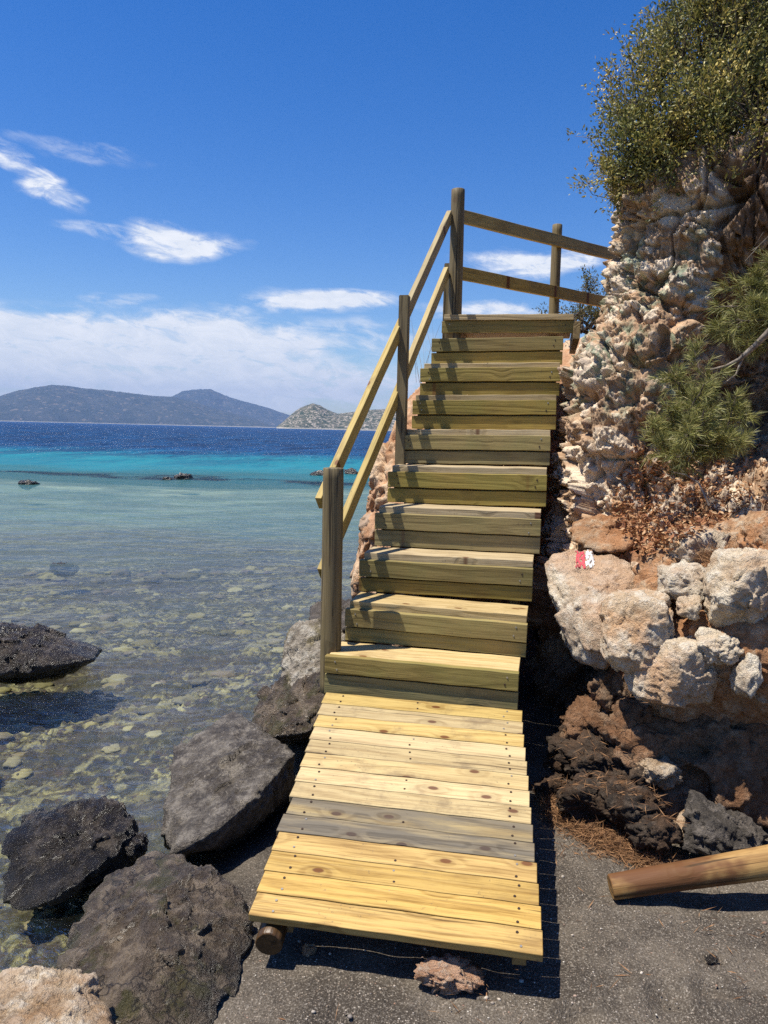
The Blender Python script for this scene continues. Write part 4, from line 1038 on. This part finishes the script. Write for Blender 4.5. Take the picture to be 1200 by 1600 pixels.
blob(1000, 985, 3.47, 112, 118, 0.17, M['whitestone'], 54, 'rounded white stone stuck in the left side of the huge orange boulder', 6, rough=0.38, nfacets=9, p=24, fine=0.45)
blob(1052, 1042, 3.37, 135, 100, 0.17, M['whitestone'], 55, 'broad pale stone bulging from the front of the huge orange boulder', 6, rough=0.38, nfacets=9, p=24, fine=0.45)
blob(1080, 912, 3.56, 95, 58, 0.14, M['limestone'], 56, 'flat cream stone set in the top of the huge orange boulder', 5, nfacets=8)
blob(1170, 925, 3.33, 130, 130, 0.16, M['whitestone'], 57, 'knobbly grey-white stone on the huge orange boulder at the right edge', 6, rough=0.5, p=20, fine=0.5)
blob(1100, 868, 3.74, 105, 75, 0.14, M['limestone'], 58, 'smooth pale stone at the crest of the huge orange boulder', 5, nfacets=7)
blob(1078, 950, 3.36, 34, 32, 0.05, M['whitestone'], 59, 'small white pebble in the orange matrix between the larger pale stones', 4)
blob(1125, 1010, 3.26, 62, 48, 0.09, M['whitestone'], 60, 'pale stone low on the huge orange boulder, right of the broad one', 5)
blob(1190, 850, 3.45, 60, 70, 0.14, M['orangerock'], 61, 'orange lump on the crest of the huge boulder by the right edge', 5)
blob(1165, 1055, 3.18, 40, 60, 0.07, M['limestone'], 62, 'narrow pale stone under the knobbly grey-white stone', 4)
blob(1105, 1165, 3.62, 310, 190, 0.35, M['rubblewarm'], 63, 'dark brown rock in the deep shade under the huge orange boulder', 6, 'boulder')
# rubble slope between boardwalk and boulders
rub = [(960, 1075, 3.75, 62, 70, 'knobbly orange-brown rubble rock below the white stone'), (925, 1125, 3.75, 85, 70, 'brown crumbly rock left of the orange rubble'), (985, 1140, 3.55, 70, 80, 'orange-stained rock in the rubble under the huge boulder'),
       (895, 1165, 3.75, 75, 60, 'dark brown rock at the top of the rubble beside the boardwalk gap'), (935, 1190, 3.55, 110, 65, 'wide dark rock in the middle of the rubble'), (1003, 1205, 3.45, 75, 60, 'dark lump between wide dark rock and the tan rock'),
       (1030, 1205, 3.35, 62, 36, 'small tan rock catching the sun under the huge boulder'), (865, 1235, 3.6, 52, 36, 'black knobbly stone at the edge of the boardwalk shadow'), (915, 1245, 3.35, 90, 45, 'low brown rock behind the seaweed line'),
       (985, 1262, 3.2, 95, 60, 'dark broken rock above the seaweed line'), (1025, 1300, 3.05, 70, 50, 'flat brown rock at the end of the seaweed line'), (955, 1220, 3.45, 60, 40, 'small brown rock under the wide dark rock')]
for k, (px, py, Yc, w_, h_, lab) in enumerate(rub):
    blob(px, py, Yc, w_ * 0.98, h_ * 0.98, w_ / F * Yc * 0.42, M['tanrock'] if k == 6 else (M['rubblewarm'] if k in (0, 1, 2) else M['rubble']), 70 + k, lab, 5, 'rock' if False else 'stone', rough=1.3, cong=0.35 if k < 8 else 0.2)
rock_pts('stone', [at(858, 1215, 3.72), at(868, 1186, 3.8), at(885, 1184, 3.82), at(908, 1205, 3.72), at(880, 1222, 3.66), at(880, 1205, 3.9) + np.array([0, 0, -.1])], M['greyrock'], seed=90, sub=5, rough=0.3, fine=0.4, label='flat grey angular stone beside the boardwalk shadow', cat='stone')
rock_pts('rock', [at(1070, 1330, 2.98), at(1068, 1270, 3.1), at(1082, 1236, 3.15), at(1108, 1258, 3.15), at(1150, 1270, 3.15), at(1192, 1290, 3.1), at(1195, 1330, 2.98), at(1120, 1345, 2.92), at(1110, 1290, 2.95), at(1110, 1290, 3.4), at(1180, 1320, 3.4)],
         M['greyrock'], seed=91, sub=6, p=36, rough=0.5, layered=1.0, label='grey ridged angular rock behind the log', cat='rock')
rock_pts('stone', [at(1052, 1300, 3.12), at(1058, 1275, 3.18), at(1070, 1262, 3.2), at(1080, 1300, 3.14), at(1066, 1312, 3.05), at(1066, 1290, 3.35)], M['tanrock'], seed=92, sub=4, rough=0.4, label='small tan pointed stone against the grey ridged rock', cat='stone')
# small stones on the sand
a_ = on(678, 1525, 0.035); b__ = on(728, 1527, 0.03)
pk = make_rock('stone', a_ + [0.045, 0, 0], (0.102, 0.045, 0.036), M['pinkstone'], seed=94, sub=5, rough=1.5, fine=0.8, label='small pink crumbly stone on the sand in front of the boardwalk', cat='stone')
make_rock('stone', on(484, 1483, 0.0), (0.024, 0.018, 0.014), M['orangerock'], seed=95, sub=4, rough=1.2, fine=0.3, label='tiny orange stone on the sand under the boardwalk edge', cat='stone')
make_rock('stone', on(1112, 1500, 0.008), (0.02, 0.015, 0.01), M['blackrock'], seed=96, sub=4, rough=1.2, fine=0.3, label='tiny black stone on the sand below the log shadow', cat='stone')

# painted trail mark: thin paint film following the marker boulder
deps = bpy.context.evaluated_depsgraph_get()
def bvh_of(objs):
    vs__, fs__ = [], []
    for o in objs:
        mwx = np.array(o.matrix_world); me = o.data
        vv = np.zeros(len(me.vertices) * 3, dtype=np.float32); me.vertices.foreach_get('co', vv); vv = vv.reshape(-1, 3) @ mwx[:3, :3].T + mwx[:3, 3]
        base = len(vs__); vs__.extend(map(tuple, vv.tolist())); fs__.extend([tuple(i + base for i in p.vertices) for p in me.polygons])
    return BVHTree.FromPolygons(vs__, fs__)
bpy.context.view_layer.update()
bv = bvh_of([marker])
def paint(name, x0, x1, y0, y1, colr, seed):
    m, t, b = material(name + '_colour'); P = t.new('ShaderNodeNewGeometry').outputs['Position']
    t.put(b, 'Base Color', t.mix(t.ramp(t.noise(P, 90, 4, 0.7), 0.5, 0.7, 0, 0.5), colr, tuple(q * 0.7 for q in colr))); t.put(b, 'Roughness', 0.7)
    n = 14; vs2 = []; ok = {}
    for i in range(n + 1):
        for j in range(n + 1):
            px = x0 + (x1 - x0) * i / n; py = y0 + (y1 - y0) * j / n
            if i in (0, n): px += random.uniform(-1.2, 1.2)
            if j in (0, n): py += random.uniform(-1.5, 1.5)
            r = Vector(ray(px, py).tolist()).normalized()
            h = bv.ray_cast(Vector((0, 0, EYE)), r)
            if h[0] is not None: ok[(i, j)] = len(vs2); vs2.append(h[0] + h[1] * 0.003)
    fs2 = []
    for i in range(n):
        for j in range(n):
            kk = [(i, j), (i + 1, j), (i + 1, j + 1), (i, j + 1)]
            if not (vnoise(np.array([[i * 0.45, j * 0.45, seed * 3.3]]), 8)[0] > 0.20 - 0.24 * (i in (0, n - 1) or j in (0, n - 1))) and all(q in ok for q in kk) and max((vs2[ok[q]] - vs2[ok[kk[0]]]).length for q in kk) < 0.05: fs2.append([ok[q] for q in kk])
    if not fs2: return
    me = mesh_np(name, np.array([q[:] for q in vs2]), np.array(fs2)); link(name, me, m, marker)
paint('red_paint_mark', 899, 914, 861, 888, (0.42, 0.045, 0.06), 1)
paint('white_paint_mark', 914.5, 929, 860, 887, (0.55, 0.53, 0.51), 2)

# ------------------------------------------------------------------ vegetation
def leafmat(name, cols, trans=0.25, rough=0.5, patch=False):
    m, t, b = material(name)
    rnd = t.new('ShaderNodeNewGeometry').outputs['Random Per Island']
    cr_ = t.new('ShaderNodeValToRGB'); t.put(cr_, 0, rnd); el_ = cr_.color_ramp.elements
    el_[0].color = (*cols[0], 1); el_[0].position = 0.0; el_[1].color = (*cols[-1], 1); el_[1].position = 1.0
    for k in range(1, len(cols) - 1):
        e = el_.new(k / (len(cols) - 1)); e.color = (*cols[k], 1)
    cr_.color_ramp.interpolation = 'LINEAR'
    lc = cr_.outputs[0]
    if patch:
        Pp = t.new('ShaderNodeNewGeometry').outputs['Position']
        lc = t.mix(t.ramp(t.noise(Pp, 3.2, 3, 0.6), 0.42, 0.62), t.mix(1.0, lc, (0.62, 0.72, 0.62), 'MULTIPLY'), t.mix(1.0, lc, (1.45, 1.28, 1.0), 'MULTIPLY'))
        lc = t.mix(t.ramp(t.noise(t.vmath('ADD', Pp, (7, 3, 1)), 4.5, 3, 0.6), 0.60, 0.70, 0, 0.4), lc, (0.15, 0.095, 0.045))
    t.put(b, 'Base Color', lc); t.put(b, 'Roughness', rough); b.inputs['Specular IOR Level'].default_value = 0.4
    if trans:
        tr = t.new('ShaderNodeBsdfTranslucent'); t.put(tr, 'Color', cr_.outputs[0])
        mxs = t.new('ShaderNodeMixShader'); mxs.inputs[0].default_value = trans
        t.l.new(b.outputs[0], mxs.inputs[1]); t.l.new(tr.outputs[0], mxs.inputs[2])
        t.l.new(mxs.outputs[0], t.n['Material Output'].inputs['Surface'])
    return m
M['leaf'] = leafmat('shrub_leaves', [(0.06, 0.075, 0.02), (0.12, 0.13, 0.034), (0.21, 0.205, 0.052), (0.34, 0.30, 0.085), (0.55, 0.46, 0.15), (0.22, 0.18, 0.06)], patch=True)
M['leaf2'] = leafmat('dark_leaves', [(0.04, 0.05, 0.016), (0.075, 0.085, 0.03), (0.12, 0.12, 0.04), (0.22, 0.19, 0.07)], patch=True)
M['needle'] = leafmat('pine_needles', [(0.13, 0.145, 0.035), (0.21, 0.215, 0.055), (0.29, 0.275, 0.085), (0.40, 0.34, 0.13)], 0.15)
M['dry'] = leafmat('dry_leaves', [(0.14, 0.05, 0.02), (0.28, 0.11, 0.04), (0.40, 0.19, 0.08), (0.50, 0.32, 0.16), (0.22, 0.09, 0.04)], 0.1, 0.7)
M['weed'] = leafmat('dry_seaweed', [(0.08, 0.04, 0.018), (0.20, 0.095, 0.038), (0.32, 0.17, 0.075), (0.15, 0.085, 0.04)], 0.0, 0.8)
M['straw'] = leafmat('straw', [(0.30, 0.20, 0.09), (0.42, 0.31, 0.15), (0.24, 0.16, 0.08)], 0.1, 0.7)
m, t, b = material('bark'); P = t.new('ShaderNodeNewGeometry').outputs['Position']
t.put(b, 'Base Color', t.mix(t.ramp(t.noise(t.scale(P, (30, 30, 8)), 1.0, 4), 0.4, 0.65), (0.06, 0.045, 0.032), (0.15, 0.115, 0.085))); t.put(b, 'Roughness', 0.9); M['bark'] = m
m, t, b = material('dead_wood'); P = t.new('ShaderNodeNewGeometry').outputs['Position']
t.put(b, 'Base Color', t.mix(t.ramp(t.noise(P, 40, 4), 0.4, 0.65), (0.14, 0.11, 0.085), (0.27, 0.23, 0.185))); t.put(b, 'Roughness', 0.9); M['dead'] = m

class Tubes:
    def __init__(s): s.v = []; s.f = []
    def add(s, pts, r0, r1, seg=5):
        pts = np.array(pts, float); n = len(pts); base = len(s.v)
        for i in range(n):
            d = pts[min(i + 1, n - 1)] - pts[max(i - 1, 0)]; d = d / (np.linalg.norm(d) + 1e-9)
            a = np.cross(d, [0.31, 0.22, 0.92]); a /= np.linalg.norm(a) + 1e-9; b = np.cross(d, a); r = r0 + (r1 - r0) * i / (n - 1)
            for j in range(seg):
                an = 2 * math.pi * j / seg; s.v.append(pts[i] + (a * math.cos(an) + b * math.sin(an)) * r)
        for i in range(n - 1):
            for j in range(seg): s.f.append((base + i * seg + j, base + i * seg + (j + 1) % seg, base + (i + 1) * seg + (j + 1) % seg, base + (i + 1) * seg + j))
    def mesh(s, name): return mesh_np(name, np.array(s.v), np.array(s.f))

def curve_pts(a, b, bend, n=7, rs=RNG):
    a = np.array(a, float); b = np.array(b, float); L = np.linalg.norm(b - a); tt = np.linspace(0, 1, n)[:, None]
    off = rs.normal(size=3) * bend * L
    return a + (b - a) * tt + off * np.sin(tt * math.pi) + rs.normal(size=(n, 3)) * 0.02 * L * np.sin(tt * math.pi)

def leaves(centers, dirs, length, width, rs, jit=0.6):
    """folded diamond leaves, one per centre"""
    n = len(centers); d = dirs + rs.normal(size=(n, 3)) * jit; d /= np.linalg.norm(d, axis=1)[:, None]
    u = np.cross(d, rs.normal(size=(n, 3))); u /= np.linalg.norm(u, axis=1)[:, None]; w_ = np.cross(d, u)
    L = length * rs.uniform(0.6, 1.25, n)[:, None]; Wd = width * rs.uniform(0.7, 1.2, n)[:, None]
    A = centers; B = centers + d * L * 0.45 + u * Wd + w_ * Wd * 0.35; T = centers + d * L; D = centers + d * L * 0.45 - u * Wd + w_ * Wd * 0.35
    v = np.stack([A, B, T, D], 1).reshape(-1, 3); i = np.arange(n) * 4
    return v, np.stack([i, i + 1, i + 2, i + 3], 1)

def shrub(name, base, ells, nclump, per, ll, lw, mat, seed, label, cat='shrub', out_bias=0.75, twig=0.10, group=None):
    rs = np.random.default_rng(seed); base = np.array(base, float)
    root = empty(name, base); tag(root, label, cat, group)
    vol = np.array([e[1][0] * e[1][1] * e[1][2] for e in ells]); pr_ = vol ** 0.75 / (vol ** 0.75).sum()
    tb = Tubes(); hubs = []
    for k, (c, r) in enumerate(ells):
        for h_ in range(max(3, int(10 * pr_[k] * len(ells) * 0.6))):
            q = rs.normal(size=3); q /= np.linalg.norm(q); hub = np.array(c) + q * np.array(r) * rs.uniform(0.2, 0.6)
            tb.add(curve_pts(base + rs.normal(size=3) * [0.08, 0.08, 0.0], hub, 0.12, 8, rs), 0.016, 0.006, 5); hubs.append(hub)
    hubs = np.array(hubs)
    cs, ds = [], []
    for k in range(nclump):
        e = ells[rs.choice(len(ells), p=pr_)]; q = rs.normal(size=3); q /= np.linalg.norm(q)
        rad = rs.uniform(0, 1) ** (1 - out_bias) * (rs.uniform(0.80, 1.08) if rs.uniform() < 0.9 else rs.uniform(1.05, 1.32))
        c = np.array(e[0]) + q * np.array(e[1]) * rad
        # break the outline: drop clumps where a coarse noise says "gap"
        if vnoise((c * 3.1 + seed)[None, :], seed)[0] < -0.04 and rs.uniform() < 0.9: continue
        d = q * 0.55 + np.array([0, 0, 0.75]) + rs.normal(size=3) * 0.35; d /= np.linalg.norm(d)
        cs.append(c); ds.append(d)
        hb = hubs[np.argmin(((hubs - c) ** 2).sum(1))]
        tb.add([hb + (c - hb) * f_ + rs.normal(size=3) * 0.012 for f_ in (0.0, 0.5, 1.0)] + [c + d * twig], 0.004, 0.0014, 3)
    cs = np.array(cs); ds = np.array(ds)
    link('trunk', tb.mesh('trunk'), M['bark'], root)
    m_ = len(cs); al = rs.uniform(-0.5, 1.25, (m_, per)); rr_ = rs.normal(size=(m_, per, 3)) * 0.018
    pc = cs[:, None, :] + ds[:, None, :] * (al[..., None] * twig) + rr_
    dd = np.repeat(ds[:, None, :], per, 1) * 0.6 + rr_ / 0.03
    v_, f_ = leaves(pc.reshape(-1, 3), dd.reshape(-1, 3), ll, lw, rs, 0.5)
    fo = link('foliage', mesh_np('foliage', v_, f_, False), mat, root)
    return root
# big evergreen shrub hanging over the cliff edge
def E(px, py, Yc, rx, ry, rz): return (at(px, py, Yc), (rx, ry, rz))
shrub('shrub', at(1120, 300, 5.15), [E(1022, 175, 5.0, 0.32, 0.38, 0.36), E(1002, 255, 4.9, 0.28, 0.35, 0.26), E(1092, 120, 5.1, 0.43, 0.5, 0.46), E(1150, 70, 5.1, 0.5, 0.5, 0.52), E(1090, 225, 4.8, 0.42, 0.42, 0.32), E(1170, 190, 4.7, 0.45, 0.5, 0.38), E(980, 300, 4.98, 0.16, 0.22, 0.12), E(1165, -20, 5.1, 0.40, 0.5, 0.4)],
      2300, 42, 0.028, 0.0062, M['leaf'], 301, 'large olive-green evergreen shrub overhanging the cliff edge above the railing', twig=0.15)
shrub('shrub', at(1290, 280, 5.3), [E(1260, 60, 5.2, 0.55, 0.55, 0.6), E(1230, 180, 4.9, 0.40, 0.45, 0.45), E(1210, -60, 5.4, 0.5, 0.5, 0.5), E(1330, 150, 5.0, 0.5, 0.5, 0.6)],
      1400, 34, 0.028, 0.0062, M['leaf2'], 302, 'darker evergreen shrub behind the overhanging one, in the top right corner')
shrub('shrub', at(910, 520, 8.4), [E(915, 482, 8.4, 0.20, 0.22, 0.16), E(918, 450, 8.4, 0.09, 0.12, 0.17), E(870, 500, 8.4, 0.16, 0.2, 0.10), E(960, 490, 8.4, 0.25, 0.3, 0.25)],
      520, 22, 0.035, 0.006, M['leaf2'], 303, 'distant dark green shrub seen behind the platform railing by the cliff')

def pine(name, base, tips, seed, label, tuft=46, nl=0.065, cat='pine shrub', dens=26):
    rs = np.random.default_rng(seed); base = np.array(base, float); root = empty(name, base); tag(root, label, cat)
    tb = Tubes(); cen, dr = [], []
    for tip in tips:
        c = curve_pts(base + rs.normal(size=3) * 0.02, tip, 0.10, 9, rs); tb.add(c, 0.010, 0.003, 5)
        for k in range(dens):
            f_ = rs.uniform(0.25, 1.0); i = min(int(f_ * 8), 7); p0 = c[i] + (c[i + 1] - c[i]) * (f_ * 8 - i)
            d = (c[i + 1] - c[i]); d /= np.linalg.norm(d) + 1e-9
            sd_ = rs.normal(size=3); sd_ /= np.linalg.norm(sd_); e = d * 0.7 + sd_ * 0.8 + np.array([0, 0, 0.25]); e /= np.linalg.norm(e)
            ln = rs.uniform(0.03, 0.13) * (1.15 - f_ * 0.5)
            tb.add([p0, p0 + e * ln * 0.5 + rs.normal(size=3) * 0.004, p0 + e * ln], 0.0025, 0.0012, 3)
            for s in np.linspace(0.3, 1.0, 3): cen.append(p0 + e * ln * s); dr.append(e)
    cen = np.array(cen); dr = np.array(dr); n = len(cen); k = tuft // 3
    cc = np.repeat(cen, k, 0); dd = np.repeat(dr, k, 0) + rs.normal(size=(n * k, 3)) * 0.55; dd /= np.linalg.norm(dd, axis=1)[:, None]
    L = nl * rs.uniform(0.6, 1.2, len(cc))[:, None]; u = np.cross(dd, rs.normal(size=dd.shape)); u /= np.linalg.norm(u, axis=1)[:, None]
    v_ = np.stack([cc - u * 0.0011, cc + u * 0.0011, cc + dd * L * 0.6 + u * 0.0008 - [0, 0, 0.003], cc + dd * L - [0, 0, 0.008]], 1).reshape(-1, 3); i = np.arange(len(cc)) * 4
    link('trunk', tb.mesh('trunk'), M['bark'], root)
    link('foliage', mesh_np('foliage', v_, np.stack([i, i + 1, i + 2, i + 3], 1), False), M['needle'], root)
    return root
YA = 4.15
pine('pine_shrub', at(1105, 720, 4.25), [at(px, py, yy) for px, py, yy in [(1035, 690, 4.1), (1050, 640, 4.15), (1045, 590, 4.2), (1085, 545, 4.25), (1120, 585, 4.2), (1150, 620, 4.1), (1170, 650, 4.05), (1100, 640, 4.0), (1075, 680, 3.95), (1130, 690, 4.0), (1060, 715, 4.0), (1100, 600, 4.05), (1020, 660, 4.15), (1160, 690, 4.0)]],
     401, 'yellow-green pine seedling bush with fine needles growing above the dry leaves')
pine('pine_shrub', at(1235, 500, 4.35), [at(px, py, yy) for px, py, yy in [(1120, 480, 4.3), (1140, 450, 4.35), (1130, 520, 4.25), (1160, 540, 4.2), (1175, 430, 4.35), (1190, 500, 4.2), (1180, 470, 4.2), (1110, 510, 4.3), (1150, 500, 4.2), (1200, 410, 4.3)]],
     402, 'drooping pine branch with yellowish needles under the dark overhang at the right edge', dens=22)

# dead branch under the pine
tb = Tubes(); tb.add([at(1205, 515, 4.1), at(1180, 540, 4.15), at(1155, 562, 4.2), at(1135, 572, 4.25), at(1110, 578, 4.35)], 0.018, 0.006, 8)
tb.add([at(1160, 560, 4.2), at(1150, 585, 4.2), at(1130, 600, 4.2)], 0.008, 0.003, 5)
tag(link('dead_branch', tb.mesh('dead_branch'), M['dead']), 'thick bleached dead branch below the drooping pine branch', 'branch')
def twig(pts, label, r0=0.0055):
    tb = Tubes(); tb.add(pts, r0, r0 * 0.4, 6); p1 = np.array(pts[len(pts) // 2])
    for q in pts[1:-1]:
        q = np.array(q); tb.add([q, q + RNG.normal(size=3) * 0.03 + [0, 0, 0.02], q + RNG.normal(size=3) * 0.06 + [0, 0, 0.04]], r0 * 0.5, r0 * 0.2, 4)
    tag(link('twig', tb.mesh('twig'), M['dead']), label, 'twig')
twig([at(1108, 790, 3.95), at(1092, 755, 4.0), at(1072, 742, 4.05), at(1052, 738, 4.1)], 'pale forked dead twig lying on the dry leaves below the pine seedling')
twig([at(1075, 722, 4.05), at(1085, 700, 4.05), at(1090, 690, 4.1)], 'short dead twig at the base of the pine seedling', 0.004)
twig([at(1165, 408, 4.4), at(1185, 385, 4.35), at(1210, 360, 4.3)], 'bare twig sticking out of the dark overhang near the right edge', 0.004)

# scatter on surfaces: shoot straight down
bpy.context.view_layer.update()
bv_all = bvh_of([cliff, marker, bigb] + [o for o in ROCKS if o not in (marker, bigb)] )
def drop(x, y, z0):
    h = bv_all.ray_cast(Vector((x, y, z0)), Vector((0, 0, -1)))
    g_ = gz(x, y)
    if h[0] is not None and h[0].z > g_: return np.array(h[0]), np.array(h[1])
    return np.array([x, y, g_]), np.array([0, 0, 1.0])
rs = np.random.default_rng(77); pc, pn = [], []
poly = [(1000, 690, 4.5), (1200, 680, 4.3), (1330, 640, 4.2), (1330, 760, 3.9), (1190, 790, 3.9), (1100, 825, 3.95), (1010, 870, 4.0), (975, 830, 4.2), (960, 790, 4.4)]
def inside(x, y, Q):
    c = False; j = len(Q) - 1
    for i in range(len(Q)):
        if (Q[i][1] > y) != (Q[j][1] > y) and x < (Q[j][0] - Q[i][0]) * (y - Q[i][1]) / (Q[j][1] - Q[i][1]) + Q[i][0]: c = not c
        j = i
    return c
tries = 0
while len(pc) < 7000 and tries < 90000:
    tries += 1
    x, y = rs.uniform(955, 1330), rs.uniform(640, 880)
    if not inside(x, y, poly): continue
    r = Vector(ray(x, y).tolist()).normalized(); h = bv_all.ray_cast(Vector((0, 0, EYE)), r)
    if h[0] is None or not 0.75 < h[0].z < 1.72 or (h[1].z < 0.0 and rs.uniform() < 0.8): continue
    p_ = h[0] + Vector((rs.normal() * 0.02, rs.normal() * 0.03, 0))
    if rs.uniform() > 0.5 + 0.9 * (vnoise(np.array([[p_.x * 5, p_.y * 5, p_.z * 5]]), 5)[0] + 0.3): continue
    n = np.array(h[1]); pc.append(np.array(p_) + n * rs.uniform(0.0, 0.045)); pn.append(n)
pc = np.array(pc); dd = rs.normal(size=pc.shape) * [1, 1, 0.45] + np.array(pn) * 0.2
v_, f_ = leaves(pc, dd, 0.034, 0.0075, rs, 0.2)
tag(link('dry_leaves', mesh_np('dry_leaves', v_, f_, False), M['dry']), 'dry rust-brown fallen leaves heaped on the ledge between cliff and boulders', 'dry leaves', kind='stuff')

# dark dry tuft on the big boulder
def tuft(name, base, n, h, spread, mat, seed, label, cat='grass', wd=0.0016, droop=0.4, lean=(0, 0, 0)):
    rs = np.random.default_rng(seed); vs__, fs__ = [], []
    for k in range(n):
        b0 = np.array(base) + rs.normal(size=3) * [spread * 0.35, spread * 0.35, 0.005]
        d = rs.normal(size=3) * [spread, spread, 0] / max(h, 1e-3) * 0.8 + np.array([0, 0, 1]) + np.array(lean); d /= np.linalg.norm(d); L = h * rs.uniform(0.5, 1.1)
        u = np.cross(d, rs.normal(size=3)); u /= np.linalg.norm(u); i0 = len(vs__)
        for s in range(5):
            f_ = s / 4; p = b0 + d * L * f_ + np.array([d[0], d[1], -0.5]) * droop * L * f_ * f_; wv_ = wd * (1 - 0.85 * f_)
            vs__ += [p - u * wv_, p + u * wv_]
        for s in range(4): fs__.append((i0 + 2 * s, i0 + 2 * s + 1, i0 + 2 * s + 3, i0 + 2 * s + 2))
    return tag(link(name, mesh_np(name, np.array(vs__), np.array(fs__), False), mat), label, cat)
q, _n = drop(*at(1135, 870, 3.55)[:2], 1.75)
tuft('dry_plant', q, 900, 0.13, 0.16, M['weed'], 5, 'dark dry tuft of dead stems on the crest of the huge orange boulder', 'dry plant', 0.0012)
tuft('dry_grass', at(676, 600, 6.1), 26, 0.62, 0.20, M['straw'], 6, 'thin dry grass stalks standing behind the handrail left of the upper steps', 'dry grass', 0.0022, 0.25)

# seaweed wrack line on the sand
rs = np.random.default_rng(99); line = np.array([on(px, py, 0.01)[:2] for px, py in [(852, 1245), (870, 1272), (905, 1292), (940, 1312), (975, 1325), (1010, 1338), (1035, 1345)]])
cl = catmull(line, 200); pc = []
for k in range(7500):
    i = rs.integers(0, 200); q = cl[i] + rs.normal(size=2) * [0.035, 0.045] * rs.uniform(0.3, 1.6)
    pc.append([q[0], q[1], gz(q[0], q[1]) + 0.004 + abs(rs.normal()) * 0.012])
for k in range(1100):
    px, py = rs.uniform(860, 1060), rs.uniform(1225, 1325)
    q = on(px, py, 0.05); h, n = drop(q[0], q[1], 0.6); pc.append(h + [0, 0, rs.uniform(0, 0.012)])
for k in range(420):
    q = on(rs.uniform(420, 1200), rs.uniform(1330, 1600), 0.0)
    if vnoise(np.array([[q[0] * 4, q[1] * 4, 0.5]]), 6)[0] > -0.05 and q[0] > -0.4: pc.append([q[0], q[1], gz(q[0], q[1]) + 0.012])
pc = np.array(pc); tang = rs.normal(size=pc.shape) * [1, 0.7, 0.25] + [0.5, -0.4, 0]
v_, f_ = leaves(pc, tang, 0.055, 0.0016, rs, 0.4)
tag(link('seaweed', mesh_np('seaweed', v_, f_, False), M['weed']), 'line of dry brown seaweed washed up on the sand below the rubble', 'seaweed', kind='stuff')

# pale shell bits and pebbles scattered on the sand
rs = np.random.default_rng(55); dirs, f0 = ico(1); vs__, fs__ = [], []
for k in range(620):
    px, py = rs.uniform(330, 1200), rs.uniform(1290, 1600); q = on(px, py, 0.0)
    if q[0] < -0.5: continue
    s = rs.uniform(0.0016, 0.0045) * (rs.uniform(1.5, 2.2) if rs.uniform() < 0.05 else 1)
    z = gz(q[0], q[1]) + fbm(np.array([[q[0] * 1.6, q[1] * 1.6, 0]]), 3, 3)[0] * 0.05 + fbm(np.array([[q[0] * 7, q[1] * 7, 0]]), 5, 4)[0] * 0.026
    fs__.append(f0 + len(vs__) * len(dirs)); vs__.append(dirs * s * np.array([1, rs.uniform(0.6, 1), 0.6]) * (1 + 0.2 * rs.normal(size=(len(dirs), 1))) + [q[0], q[1], z + s * 0.3])
M['shell'] = leafmat('shell_bits', [(0.42, 0.36, 0.29), (0.22, 0.18, 0.14), (0.5, 0.46, 0.39), (0.25, 0.14, 0.09), (0.12, 0.10, 0.09), (0.42, 0.37, 0.30)], 0, 0.7)
tag(link('pebbles', mesh_np('pebbles', np.concatenate(vs__), np.concatenate(fs__), True), M['shell']), 'tiny pale pebbles and shell bits scattered over the dark sand', 'pebbles', kind='stuff')

# stones lying on the sea bed in the shallows
rs = np.random.default_rng(66); dirs, f0 = ico(3); vs__, fs__ = [], []
while len(vs__) < 420:
    x = rs.uniform(-6.5, -0.6); y = rs.uniform(2.2, 12.0); z = gz(x, y)
    if z > -0.27 or vnoise(np.array([[x * 0.8, y * 0.8, 3.1]]), 12)[0] < -0.12: continue
    s_ = rs.uniform(0.03, 0.10) * (rs.uniform(1.2, 1.9) if rs.uniform() < 0.12 else 1); s_ = min(s_, (WATER - z) * 0.42)
    v = dirs * np.array([rs.uniform(0.8, 1.4), rs.uniform(0.7, 1.2), rs.uniform(0.3, 0.6)]); v = v * (1 + 0.35 * facets(dirs * 1.6 + len(vs__) * 3.7, 5) + 0.15 * fbm(dirs * 2.5 + len(vs__), 3, 9))[:, None] * s_
    fs__.append(f0 + len(vs__) * len(dirs)); vs__.append(v + [x, y, z + s_ * 0.15])
M['bedstone'] = leafmat('sea_bed_stones', [(0.06, 0.048, 0.036), (0.20, 0.17, 0.07), (0.34, 0.30, 0.13), (0.13, 0.09, 0.075), (0.26, 0.23, 0.14), (0.09, 0.075, 0.045), (0.42, 0.38, 0.21)], 0, 0.8)
tag(link('seabed_stones', mesh_np('seabed_stones', np.concatenate(vs__), np.concatenate(fs__), True), M['bedstone']), 'mottled olive and brown stones lying on the sea bed in the clear shallows', 'stones', kind='stuff')
